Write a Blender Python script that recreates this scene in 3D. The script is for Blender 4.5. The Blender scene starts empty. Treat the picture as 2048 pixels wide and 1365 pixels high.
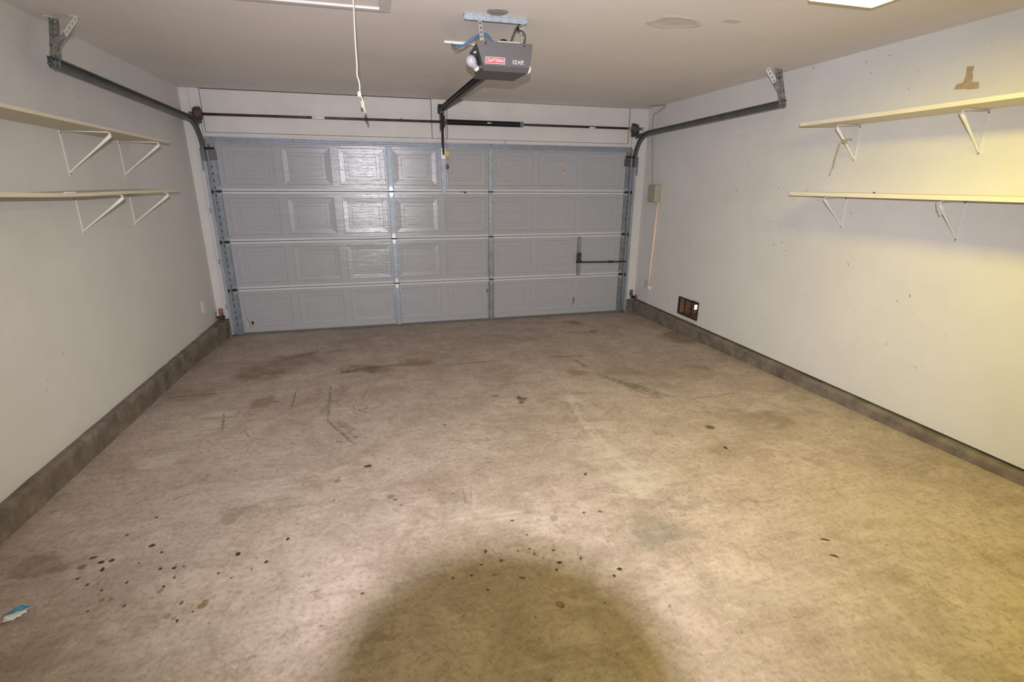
import bpy, bmesh, math, random
from mathutils import Vector, Matrix

# ---------------------------------------------------------------- camera, light, exposure
sc = bpy.context.scene
COL = sc.collection
PI = math.pi

CAM_H = 1.7458
YAW, PITCH, ROLL = 0.25855, 0.30324, 0.00626
F_PX = 1004.5
cy_, sy_, cp_, sp_ = math.cos(YAW), math.sin(YAW), math.cos(PITCH), math.sin(PITCH)
FWD = Vector((sy_*cp_, cy_*cp_, -sp_))
R0 = Vector((cy_, -sy_, 0.0))
U0 = R0.cross(FWD)
RIGHT = math.cos(ROLL)*R0 + math.sin(ROLL)*U0
UP = -math.sin(ROLL)*R0 + math.cos(ROLL)*U0
CAM = Vector((0, 0, CAM_H))

def frame_matrix(pos, right, up, fwd):
    m = Matrix.Identity(4)
    for i in range(3):
        m[i][0] = right[i]; m[i][1] = up[i]; m[i][2] = -fwd[i]; m[i][3] = pos[i]
    return m

cd = bpy.data.cameras.new('view_camera')
cd.sensor_width = 36.0
cd.lens = F_PX/2048*36.0
cd.clip_start = 0.01
cam = bpy.data.objects.new('view_camera', cd)
cam.matrix_world = frame_matrix(CAM, RIGHT, UP, FWD)
COL.objects.link(cam)
sc.camera = cam

w = bpy.data.worlds.new('world')
sc.world = w
w.use_nodes = True
w.node_tree.nodes['Background'].inputs[0].default_value = (0.8, 0.85, 1.0, 1)
w.node_tree.nodes['Background'].inputs[1].default_value = 0.05

sc.view_settings.view_transform = 'Standard'
sc.view_settings.look = 'None'
sc.view_settings.exposure = 0.0
sc.view_settings.gamma = 1.0
sc.view_settings.use_curve_mapping = False

# flash of the photographer's camera (its head is modelled below): above and behind the front of the lens
FLASH = CAM + UP*0.088 - FWD*0.118 + RIGHT*0.002
ld = bpy.data.lights.new('flash_light', 'SPOT')
ld.energy = 710
ld.color = (0.99, 0.965, 1.0)
ld.spot_size = math.radians(119)
ld.spot_blend = 0.92
ld.shadow_soft_size = 0.006
lo = bpy.data.objects.new('flash_light', ld)
fl_dir = (FWD + UP*0.13).normalized()
fl_up = RIGHT.cross(fl_dir)
lo.matrix_world = frame_matrix(FLASH, RIGHT, fl_up, fl_dir)
COL.objects.link(lo)

# fluorescent tubes inside the ceiling fixture (fixture modelled below)
FX0, FX1, FY0, FY1 = 2.09, 2.496, -0.075, 2.363
TUBE = 30.0
fd = bpy.data.lights.new('tube_light', 'AREA')
fd.shape = 'RECTANGLE'; fd.size = FX1-FX0-0.04; fd.size_y = FY1-FY0-0.04
fd.energy = 49
fd.color = (1.0, 0.81, 0.05)
fo = bpy.data.objects.new('tube_light', fd)
fo.location = ((FX0+FX1)/2, (FY0+FY1)/2, 2.594)
COL.objects.link(fo)

# ---------------------------------------------------------------- materials
def nodes_of(name):
    m = bpy.data.materials.new(name); m.use_nodes = True
    nt = m.node_tree
    return m, nt, nt.nodes, nt.links, nt.nodes['Principled BSDF']

def mat(name, col, rough=0.6, metal=0.0, var=0.08, scale=6.0, bump=0.0, bscale=40.0, spec=0.5,
        stretch=(1, 1, 1), detail=6.0, col2=None, speck=None, speck_scale=9.0, speck_size=0.05, emit=None, coat=0.0):
    """A procedural material: base colour varied by noise, optional small dark specks and a bump."""
    m, nt, N, L, B = nodes_of(name)
    tc = N.new('ShaderNodeTexCoord')
    mp = N.new('ShaderNodeMapping'); mp.inputs['Scale'].default_value = stretch
    L.new(tc.outputs['Object'], mp.inputs[0])
    nz = N.new('ShaderNodeTexNoise'); nz.inputs['Scale'].default_value = scale; nz.inputs['Detail'].default_value = detail
    nz.inputs['Roughness'].default_value = 0.62
    L.new(mp.outputs[0], nz.inputs['Vector'])
    rp = N.new('ShaderNodeValToRGB')
    c2 = col2 or tuple(min(1, c*(1+var)) for c in col)
    c1 = tuple(c*(1-var) for c in col)
    rp.color_ramp.elements[0].position = 0.32; rp.color_ramp.elements[1].position = 0.68
    rp.color_ramp.elements[0].color = (*c1, 1); rp.color_ramp.elements[1].color = (*c2, 1)
    L.new(nz.outputs[0], rp.inputs[0])
    out = rp.outputs[0]
    if speck:
        vo = N.new('ShaderNodeTexVoronoi'); vo.inputs['Scale'].default_value = speck_scale
        vo.inputs['Randomness'].default_value = 1.0
        nd = N.new('ShaderNodeTexNoise'); nd.inputs['Scale'].default_value = speck_scale*3; nd.inputs['Detail'].default_value = 2
        ad = N.new('ShaderNodeMixRGB'); ad.blend_type = 'ADD'; ad.inputs[0].default_value = 0.06
        L.new(tc.outputs['Object'], ad.inputs[1]); L.new(nd.outputs['Color'], ad.inputs[2]); L.new(tc.outputs['Object'], nd.inputs['Vector'])
        L.new(ad.outputs[0], vo.inputs['Vector'])
        mr = N.new('ShaderNodeMapRange'); mr.inputs[1].default_value = speck_size*0.4; mr.inputs[2].default_value = speck_size
        mr.inputs[3].default_value = 1; mr.inputs[4].default_value = 0
        L.new(vo.outputs['Distance'], mr.inputs[0])
        n2 = N.new('ShaderNodeTexNoise'); n2.inputs['Scale'].default_value = 1.4; n2.inputs['Detail'].default_value = 3
        L.new(tc.outputs['Object'], n2.inputs['Vector'])
        m2 = N.new('ShaderNodeMapRange'); m2.inputs[1].default_value = 0.46; m2.inputs[2].default_value = 0.60
        L.new(n2.outputs[0], m2.inputs[0])
        mu = N.new('ShaderNodeMath'); mu.operation = 'MULTIPLY'
        L.new(mr.outputs[0], mu.inputs[0]); L.new(m2.outputs[0], mu.inputs[1])
        mx = N.new('ShaderNodeMixRGB'); mx.inputs[2].default_value = (*speck, 1)
        L.new(mu.outputs[0], mx.inputs[0]); L.new(out, mx.inputs[1])
        out = mx.outputs[0]
    L.new(out, B.inputs['Base Color'])
    B.inputs['Roughness'].default_value = rough
    B.inputs['Metallic'].default_value = metal
    B.inputs['Specular IOR Level'].default_value = spec
    B.inputs['Coat Weight'].default_value = coat
    if bump:
        n3 = N.new('ShaderNodeTexNoise'); n3.inputs['Scale'].default_value = bscale; n3.inputs['Detail'].default_value = 4
        L.new(mp.outputs[0], n3.inputs['Vector'])
        bp = N.new('ShaderNodeBump'); bp.inputs['Strength'].default_value = bump; bp.inputs['Distance'].default_value = 0.01
        L.new(n3.outputs[0], bp.inputs['Height']); L.new(bp.outputs[0], B.inputs['Normal'])
    if emit:
        B.inputs['Emission Color'].default_value = (*emit[:3], 1)
        B.inputs['Emission Strength'].default_value = emit[3]
    return m

M = {}
M['wall'] = mat('painted_drywall', (0.635, 0.626, 0.615), 0.6, var=0.035, scale=2.2, bump=0.16, bscale=7, speck=(0.26, 0.23, 0.18), speck_scale=11, speck_size=0.10)
M['header'] = mat('painted_header_boards', (0.59, 0.568, 0.56), 0.55, var=0.05, scale=3.0, bump=0.12, bscale=14, speck=(0.10, 0.08, 0.06), speck_scale=11, speck_size=0.06)
M['ceiling'] = mat('painted_ceiling', (0.76, 0.715, 0.685), 0.7, var=0.03, scale=1.6, bump=0.14, bscale=5)
M['patch'] = mat('ceiling_patch_plaster', (0.60, 0.56, 0.51), 0.8, var=0.06, scale=9, bump=0.2, bscale=20)
M['disc'] = mat('grey_cover_paint', (0.30, 0.295, 0.28), 0.85, spec=0.1, var=0.2, scale=14, bump=0.15, bscale=30)
M['curb'] = mat('curb_concrete', (0.155, 0.127, 0.105), 0.85, var=0.42, scale=7, bump=0.6, bscale=34, detail=9, speck=(0.06, 0.05, 0.045), speck_scale=6, speck_size=0.16)
M['gap_shade'] = mat('painted_gap_shade', (0.03, 0.025, 0.022), 0.9)  # near-black colour for the shade inside gaps, seams and slots
M['door'] = mat('grey_door_paint', (0.345, 0.353, 0.390), 0.23, var=0.03, scale=4, bump=0.18, bscale=22, stretch=(0.12, 1, 5.0), speck=(0.28, 0.27, 0.27), speck_scale=6, speck_size=0.05, coat=0.0)
M['rail'] = mat('pale_edge_flange', (0.50, 0.505, 0.53), 0.35, var=0.05, scale=9)
M['rubber'] = mat('grey_bottom_seal', (0.10, 0.11, 0.115), 0.7)
M['galv'] = mat('galvanized_steel', (0.30, 0.335, 0.385), 0.5, metal=0.35, var=0.12, scale=16, bump=0.05, bscale=30)
M['galv_dull'] = mat('dull_galvanized_steel', (0.24, 0.265, 0.30), 0.45, metal=0.5, var=0.18, scale=11)
M['zinc'] = mat('bright_zinc', (0.66, 0.68, 0.71), 0.4, metal=0.25, var=0.08, scale=20)
M['track'] = mat('grey_green_track_steel', (0.125, 0.135, 0.13), 0.42, metal=0.45, var=0.22, scale=8)
M['strap'] = mat('weathered_perforated_steel', (0.24, 0.24, 0.225), 0.55, metal=0.3, var=0.45, scale=22)
M['strap_white'] = mat('painted_over_steel', (0.66, 0.64, 0.60), 0.6, var=0.1, scale=20)
M['dark'] = mat('black_painted_steel', (0.018, 0.017, 0.018), 0.6, spec=0.25, var=0.2, scale=12)
M['spring'] = mat('oiled_black_spring', (0.016, 0.014, 0.016), 0.38, metal=0.3, var=0.3, scale=20)
M['shaft'] = mat('rusty_brown_shaft', (0.085, 0.05, 0.042), 0.5, metal=0.4, var=0.4, scale=9, col2=(0.14, 0.10, 0.09))
M['shaft_dark'] = mat('dark_brown_shaft', (0.05, 0.038, 0.034), 0.5, metal=0.4, var=0.3, scale=9)
M['cast'] = mat('cast_iron', (0.08, 0.08, 0.09), 0.6, metal=0.3, var=0.4, scale=25, bump=0.3, bscale=50)
M['rust'] = mat('rusty_cast_metal', (0.115, 0.07, 0.065), 0.7, metal=0.2, var=0.45, scale=25, bump=0.3, bscale=50)
M['copper'] = mat('rust_orange_steel', (0.22, 0.12, 0.065), 0.55, var=0.25, scale=20)
M['paper'] = mat('white_paper_label', (0.72, 0.72, 0.70), 0.6, var=0.04, scale=15)
M['leg_paint'] = mat('bracket_leg_paint', (0.66, 0.65, 0.635), 0.5, var=0.03)
M['white'] = mat('white_enamel', (0.70, 0.69, 0.66), 0.4, var=0.04, scale=8)
M['shelf'] = mat('cream_painted_board', (0.62, 0.57, 0.45), 0.6, var=0.05, scale=4, bump=0.08, bscale=30)
M['shelf_r'] = mat('cream_white_painted_board', (0.70, 0.65, 0.53), 0.6, var=0.05, scale=4, bump=0.08, bscale=30)
M['unit'] = mat('charcoal_grey_cover', (0.078, 0.072, 0.080), 0.5, var=0.04, scale=8)
M['unit_black'] = mat('black_chassis', (0.015, 0.015, 0.018), 0.3, var=0.2, scale=20)
M['beige'] = mat('beige_plastic', (0.47, 0.45, 0.40), 0.5, var=0.04, scale=10)
M['bulb'] = mat('frosted_bulb_glass', (0.44, 0.44, 0.49), 0.25, var=0.02, scale=5)
M['bulb_warm'] = mat('opal_bulb_glass', (0.85, 0.82, 0.74), 0.25, var=0.02, scale=5)
M['red'] = mat('red_badge_enamel', (0.36, 0.025, 0.035), 0.4, var=0.04, scale=20)
M['letter'] = mat('white_lettering', (0.62, 0.61, 0.61), 0.5, var=0.02, scale=20)
M['wire_blue'] = mat('blue_wire_jacket', (0.02, 0.115, 0.28), 0.4, var=0.1, scale=20)
M['wire_black'] = mat('black_power_cord', (0.015, 0.014, 0.013), 0.45, var=0.2, scale=20)
M['wire_grey'] = mat('thin_grey_wire', (0.10, 0.095, 0.10), 0.5, var=0.2, scale=20)
M['cord'] = mat('off_white_cotton_cord', (0.62, 0.59, 0.53), 0.8, var=0.08, scale=40)
M['twine'] = mat('tan_twine', (0.38, 0.32, 0.22), 0.85, var=0.3, scale=60)
M['cord_red'] = mat('faded_red_cord', (0.42, 0.20, 0.17), 0.8, var=0.15, scale=60)
M['red_grip'] = mat('dull_red_grip', (0.26, 0.045, 0.03), 0.5, var=0.2, scale=30)
M['yellow'] = mat('yellow_tag_card', (0.62, 0.45, 0.07), 0.6, var=0.1, scale=30)
M['olive'] = mat('olive_beige_box_plastic', (0.33, 0.33, 0.245), 0.5, var=0.05, scale=12)
M['peach'] = mat('peach_conduit_plastic', (0.72, 0.56, 0.45), 0.5, var=0.06, scale=12)
M['plug'] = mat('white_plug_plastic', (0.72, 0.71, 0.68), 0.4, var=0.03, scale=12)
M['plate'] = mat('painted_outlet_plate', (0.50, 0.485, 0.46), 0.5, var=0.03, scale=12)
M['tape'] = mat('brown_masking_tape', (0.40, 0.31, 0.20), 0.8, var=0.12, scale=25, bump=0.2, bscale=60)
M['wood'] = mat('rough_brown_framing', (0.20, 0.11, 0.06), 0.8, var=0.5, scale=10, stretch=(1, 1, 5), bump=0.4, bscale=30)
M['vent'] = mat('dark_bronze_frame', (0.045, 0.03, 0.028), 0.4, metal=0.3, var=0.2, scale=20)
M['daylight'] = mat('daylight_glow', (0.9, 0.8, 0.6), 0.8, emit=(1.0, 0.82, 0.55, 1.6))  # emission stands in for daylight entering the vent
M['diffuser'] = mat('lit_acrylic_diffuser', (0.9, 0.9, 0.8), 0.4, emit=(1.0, 0.95, 0.62, 1.6))
M['blue_foil'] = mat('blue_wrapper_film', (0.06, 0.30, 0.48), 0.25, var=0.3, scale=30)
M['white_foil'] = mat('white_wrapper_film', (0.68, 0.70, 0.74), 0.25, var=0.12, scale=30)
M['red_print'] = mat('red_wrapper_print', (0.5, 0.06, 0.06), 0.3)
M['scuff'] = mat('bare_primer_chip', (0.47, 0.38, 0.31), 0.7, var=0.15, scale=60)
M['scuff_dark'] = mat('rusty_scratch', (0.20, 0.12, 0.08), 0.7, var=0.3, scale=60)
M['brass'] = mat('bolt_steel', (0.12, 0.12, 0.13), 0.4, metal=0.6, var=0.2, scale=30)
M['lens'] = mat('camera_lens_black', (0.02, 0.02, 0.02), 0.35)
M['glass'] = mat('dark_lens_glass', (0.01, 0.01, 0.015), 0.05)

# the floor: stained old concrete ------------------------------------------------
STAINS = [(-1.14, 4.88, 0.292, 0.253, -0.26, 'b', 0.55), (-0.895, 5.174, 0.404, 0.203, -0.26, 'b', 0.35), (-0.184, 4.731, 0.265, 0.134, -0.26, 'b', 0.6), (0.296, 4.809, 0.19, 0.141, -0.26, 'r', 0.5), (-0.992, 4.105, 0.097, 0.101, -0.26, 'r', 0.45), (-1.65, 4.433, 0.251, 0.177, -0.26, 'b', 0.3), (-0.41, 3.994, 0.033, 0.404, -0.26, 'g', 0.35), (-0.321, 3.402, 0.025, 0.236, 0.3, 'b', 0.4), (2.396, 5.956, 0.144, 0.109, -0.26, 'b', 0.6), (2.464, 5.462, 0.074, 0.072, -0.26, 'b', 0.5), (3.358, 4.964, 0.265, 0.308, -0.26, 'b', 0.5), (1.064, 3.627, 0.033, 0.052, -0.26, 'd', 0.6), (-0.159, 2.84, 0.025, 0.018, -0.26, 'd', 0.9), (1.707, 4.127, 0.113, 0.097, -0.26, 'b', 0.4), (2.116, 4.019, 0.282, 0.126, -0.26, 'b', 0.25), (2.222, 3.651, 0.263, 0.099, -0.5, 'g', 0.3), (1.417, 3.74, 0.077, 0.114, -0.26, 'b', 0.25), (2.744, 2.812, 0.224, 0.153, -0.26, 'b', 0.35), (2.205, 2.778, 0.036, 0.034, -0.26, 'd', 0.6), (2.113, 2.485, 0.013, 0.022, -0.26, 'k', 1), (2.931, 3.953, 0.242, 0.093, -0.26, 'b', 0.25), (-1.546, 2.318, 0.168, 0.091, 0.2, 'b', 0.45), (1.216, 1.826, 0.123, 0.121, -0.26, 'g', 0.35), (1.503, 2.011, 0.108, 0.067, -0.26, 'g', 0.3), (1.803, 1.932, 0.059, 0.035, -0.26, 'g', 0.4), (-1.172, 3.8, 0.026, 0.261, -0.26, 'b', 0.4), (-0.785, 2.521, 0.131, 0.048, 0.1, 'b', 0.35), (-0.097, 1.549, 0.026, 0.067, -0.26, 'r', 0.3), (0.286, 2.308, 0.08, 0.131, -0.26, 'g', 0.25), (2.056, 1.306, 0.131, 0.044, -0.26, 'b', 0.2), (1.976, 1.567, 0.024, 0.009, -0.7, 'k', 0.8), (1.923, 1.465, 0.022, 0.009, -0.7, 'k', 1), 
 (-1.307, 3.747, 0.254, 0.355, -0.26, 'w', 0.55), (-1.372, 3.274, 0.127, 0.161, -0.26, 'w', 0.5), (1.513, 3.003, 0.127, 0.099, -0.26, 'w', 0.5), (1.304, 2.67, 0.228, 0.194, -0.26, 'w', 0.5), (1.407, 2.269, 0.262, 0.148, -0.26, 'w', 0.45), (1.459, 3.501, 0.062, 0.385, 0.3, 'w', 0.4), (-0.624, 2.645, 0.222, 0.142, -0.26, 'w', 0.3), (-0.041, 2.26, 0.153, 0.082, -0.26, 'w', 0.25), (0.502, 2.117, 0.408, 0.103, -0.26, 'w', 0.35), (-0.916, 1.719, 0.368, 0.1, 0.1, 'w', 0.25), (1.365, 1.397, 0.419, 0.17, -0.26, 'w', 0.25)]
MARKS = [(1.427, 3.478, 0.408, 0.0304, -1.77, 'w', 0.6), (1.359, 2.885, 0.29, 0.0405, -1.57, 'w', 0.6), (1.401, 2.475, 0.238, 0.0638, -1.41, 'w', 0.45), (2.063, 3.693, 0.436, 0.0538, -1.07, 'g', 0.7), (2.074, 3.58, 0.31, 0.0564, -1.23, 'b', 0.4), (-0.47, 3.966, 0.442, 0.0153, -1.52, 'g', 0.6), (-0.352, 3.379, 0.259, 0.0162, -1.13, 'b', 0.8), (-0.756, 4.136, 0.308, 0.0062, -1.53, 'd', 0.5), (-1.193, 3.766, 0.179, 0.0099, -1.36, 'b', 0.8), (-0.978, 3.504, 0.081, 0.0052, -1.08, 'd', 0.5), (-0.874, 3.402, 0.087, 0.0083, -0.49, 'd', 0.4), (0.829, 4.653, 0.358, 0.0188, -0.06, 'b', 0.5), (1.814, 4.603, 0.261, 0.025, -0.15, 'b', 0.6), (1.856, 4.375, 0.16, 0.0276, -1.42, 'b', 0.5), (-0.863, 5.334, 0.238, 0.0671, 0.6, 'b', 0.7), (-0.527, 5.414, 0.168, 0.0574, 0.11, 'b', 0.4), (-0.272, 4.719, 0.234, 0.0586, 0.28, 'd', 0.5), (0.125, 4.766, 0.211, 0.0467, -0.06, 'r', 0.6), (1.46, 3.641, 0.293, 0.0219, -0.15, 'g', 0.35), (2.615, 3.28, 0.278, 0.0135, 0.07, 'b', 0.5), (1.991, 6.092, 0.58, 0.0412, -0.26, 'b', 0.4), (-1.505, 4.396, 0.27, 0.0245, -0.03, 'b', 0.5), (-1.165, 2.752, 0.096, 0.0146, 0.49, 'b', 0.3), (0.786, 1.74, 0.091, 0.003, -1.68, 'b', 0.35), (-0.16, 2.074, 0.075, 0.0044, 0.0, 'w', 0.5), (1.242, 2.141, 0.207, 0.0148, -0.45, 'w', 0.5), (-0.141, 1.876, 0.043, 0.0095, 0.36, 'w', 0.5), (1.929, 1.911, 0.096, 0.0086, -0.12, 'g', 0.4), (1.707, 1.213, 0.13, 0.0096, -0.83, 'b', 0.2), (-2.298, 3.797, 0.242, 0.019, -1.45, 'd', 0.4), (-0.208, 3.704, 0.06, 0.0097, -0.8, 'd', 0.5), (-0.272, 3.752, 0.089, 0.0048, -1.49, 'd', 0.5), (-0.184, 3.758, 0.053, 0.0062, -1.83, 'd', 0.5), (-0.187, 4.111, 0.187, 0.0061, 1.35, 'd', 0.4), (0.37, 3.305, 0.025, 0.0109, -1.1, 'd', 0.6), (-0.343, 3.217, 0.036, 0.0091, -0.6, 'k', 0.6), (-0.233, 3.267, 0.027, 0.0102, 0.05, 'k', 0.5), (-0.156, 2.845, 0.021, 0.009, 0.41, 'k', 0.8), (0.545, 2.698, 0.069, 0.0121, -0.06, 'd', 0.4), (0.839, 3.753, 0.057, 0.0131, -0.26, 'd', 0.7), (0.362, 2.375, 0.095, 0.0055, -1.64, 'g', 0.5), (0.404, 2.402, 0.083, 0.0056, -1.68, 'g', 0.4), (-3.099, 5.002, 0.218, 0.0132, -1.4, 'b', 0.4), (-0.362, 1.838, 0.038, 0.0061, -2.98, 'b', 0.4), (1.219, 1.791, 0.015, 0.004, -1.61, 'g', 0.7), (1.275, 1.773, 0.023, 0.006, -1.64, 'g', 0.7), (1.273, 1.878, 0.018, 0.0046, -1.63, 'g', 0.7), (1.232, 1.794, 0.012, 0.0064, -1.62, 'g', 0.7), (1.368, 1.932, 0.024, 0.0045, -1.67, 'g', 0.7), (1.151, 1.734, 0.019, 0.0059, -1.59, 'g', 0.7), (1.269, 1.84, 0.019, 0.0057, -1.63, 'g', 0.7), (1.199, 1.837, 0.017, 0.0039, -1.61, 'g', 0.7), (1.39, 1.855, 0.018, 0.0047, -1.68, 'g', 0.7), (1.338, 1.855, 0.024, 0.0064, -1.66, 'g', 0.7), (1.175, 1.844, 0.019, 0.0049, -1.6, 'g', 0.7), (1.232, 1.759, 0.021, 0.0037, -1.62, 'g', 0.7), (1.302, 1.776, 0.013, 0.0052, -1.65, 'g', 0.7), (1.174, 1.819, 0.025, 0.0042, -1.6, 'g', 0.7), (1.186, 1.806, 0.019, 0.0044, -1.6, 'g', 0.7), (1.121, 1.748, 0.013, 0.0051, -1.58, 'g', 0.7), (1.273, 1.845, 0.01, 0.0044, -1.63, 'g', 0.7), (1.31, 1.936, 0.014, 0.0049, -1.64, 'g', 0.7), (1.223, 1.75, 0.009, 0.0056, -1.62, 'g', 0.7), (1.436, 1.908, 0.023, 0.007, -1.69, 'g', 0.7), (1.283, 1.797, 0.024, 0.006, -1.64, 'g', 0.7), (1.062, 1.762, 0.018, 0.0058, -1.55, 'g', 0.7), (1.199, 1.782, 0.015, 0.004, -1.61, 'g', 0.7), (1.054, 1.732, 0.013, 0.0034, -1.55, 'g', 0.7)]
SPOTS = [(-1.36, 2.316, 0.0164, 0.0085, 0.21, 'k', 0.8), (-1.309, 2.272, 0.0145, 0.0143, 0.2, 'k', 0.85), (-1.268, 2.271, 0.0129, 0.0123, 0.2, 'k', 1), (-1.283, 2.216, 0.0089, 0.0196, 0.19, 'k', 0.9), (-1.377, 2.257, 0.0177, 0.0202, 0.2, 'b', 0.8), (-1.358, 2.179, 0.0103, 0.0084, 0.19, 'k', 0.8), (-1.299, 2.128, 0.0085, 0.0092, 0.18, 'k', 0.8), (-1.222, 2.075, 0.0068, 0.0071, 0.17, 'k', 0.9), (-1.142, 2.101, 0.0071, 0.009, 0.17, 'k', 1), (-1.196, 2.012, 0.0117, 0.0101, 0.15, 'r', 0.8), (-1.16, 2.008, 0.0101, 0.01, 0.15, 'b', 0.6), (-1.133, 2.341, 0.0138, 0.0129, 0.21, 'k', 0.95), (-1.071, 2.278, 0.0097, 0.0082, 0.2, 'k', 0.8), (-1.036, 2.154, 0.0075, 0.0112, 0.17, 'k', 1), (-0.978, 2.146, 0.0094, 0.0111, 0.17, 'k', 0.8), (-0.938, 2.148, 0.0096, 0.0074, 0.17, 'd', 0.8), (-0.955, 2.079, 0.0074, 0.0106, 0.16, 'd', 0.6), (-1.145, 2.222, 0.0037, 0.0059, 0.19, 'k', 0.9), (-0.98, 2.032, 0.0054, 0.0068, 0.15, 'k', 0.9), (-0.983, 2.007, 0.0159, 0.0166, 0.15, 'g', 0.5), (-0.875, 1.914, 0.007, 0.0123, 0.13, 'd', 0.7), (-0.861, 1.815, 0.0067, 0.0099, 0.11, 'k', 0.8), (-0.904, 1.851, 0.0151, 0.0175, 0.12, 'g', 0.5), (-0.816, 1.848, 0.0052, 0.0058, 0.11, 'k', 0.9), (-1.22, 1.957, 0.0064, 0.0064, 0.14, 'k', 0.8), (-1.092, 1.955, 0.0067, 0.0128, 0.14, 'd', 0.8), (-0.78, 2.062, 0.0077, 0.007, 0.15, 'k', 0.8), (-1.204, 2.583, 0.0107, 0.0101, 0.26, 'k', 0.9), (-1.284, 2.464, 0.008, 0.0094, 0.24, 'k', 0.8), (0.585, 1.867, 0.007, 0.0069, -0.26, 'k', 1), (0.69, 1.829, 0.0058, 0.0069, -0.44, 'k', 0.9), (0.686, 1.743, 0.0135, 0.0097, -0.44, 'k', 0.95), (0.661, 1.704, 0.0066, 0.0093, -0.43, 'k', 0.7), (0.933, 1.636, 0.013, 0.0095, -0.44, 'k', 0.95), (0.89, 1.606, 0.0075, 0.0091, -0.43, 'k', 0.9), (0.793, 1.746, 0.0045, 0.0132, -0.44, 'k', 0.6), (0.53, 1.864, 0.0058, 0.0068, -0.26, 'd', 0.9), (0.437, 1.822, 0.0091, 0.013, -0.26, 'd', 0.7), (0.346, 1.82, 0.0112, 0.0064, -0.26, 'd', 0.8), (0.291, 1.764, 0.0087, 0.0105, -0.26, 'd', 0.9), (0.502, 1.696, 0.013, 0.0089, -0.26, 'd', 0.8), (0.209, 1.77, 0.0065, 0.0089, -0.26, 'd', 0.9), (0.343, 1.666, 0.0063, 0.0061, -0.26, 'k', 1), (0.384, 1.899, 0.007, 0.017, -0.26, 'd', 0.7), (0.614, 1.501, 0.008, 0.0077, -0.42, 'k', 0.7), (0.787, 1.474, 0.006, 0.0053, -0.42, 'd', 0.7), (0.602, 1.968, 0.0073, 0.0075, -0.26, 'k', 0.9), (0.562, 2.092, 0.0102, 0.0102, -0.26, 'd', 0.8), (0.937, 2.063, 0.0104, 0.0087, -0.47, 'd', 0.8), (1.022, 2.05, 0.0129, 0.011, -0.47, 'd', 0.8), (1.095, 2.414, 0.0118, 0.0169, -0.5, 'd', 0.7), (0.773, 2.058, 0.0231, 0.029, -0.46, 'g', 0.4), (0.628, 1.789, 0.0068, 0.0066, -0.26, 'd', 0.6), (0.597, 1.828, 0.0092, 0.0101, -0.26, 'd', 0.5), (-0.521, 2.232, 0.0072, 0.012, -0.26, 'k', 0.8), (-0.727, 2.173, 0.0123, 0.0152, 0.17, 'k', 0.8), (-0.593, 2.084, 0.009, 0.0107, -0.26, 'k', 0.8), (-0.643, 2.048, 0.0055, 0.0069, -0.26, 'k', 0.8), (-0.715, 2.013, 0.0057, 0.0067, 0.14, 'k', 0.7), (-0.033, 2.469, 0.0248, 0.0244, -0.26, 'g', 0.6), (-0.007, 2.433, 0.0136, 0.0096, -0.26, 'd', 0.6), (0.019, 2.374, 0.0107, 0.0139, -0.26, 'g', 0.6), (-0.167, 1.778, 0.0083, 0.0085, -0.26, 'd', 0.7), (-0.325, 2.709, 0.0203, 0.0224, -0.26, 'g', 0.6), (-0.788, 1.875, 0.0229, 0.0179, 0.12, 'r', 0.7), (-0.781, 1.895, 0.0143, 0.0152, 0.12, 'r', 0.6), (0.608, 1.513, 0.0241, 0.0181, -0.42, 'b', 0.5)]
KCOL = {'b': (0.17, 0.12, 0.075), 'r': (0.20, 0.125, 0.07), 'g': (0.17, 0.155, 0.13), 'd': (0.09, 0.075, 0.055), 'k': (0.035, 0.026, 0.018), 'w': (0.50, 0.455, 0.40)}

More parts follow.
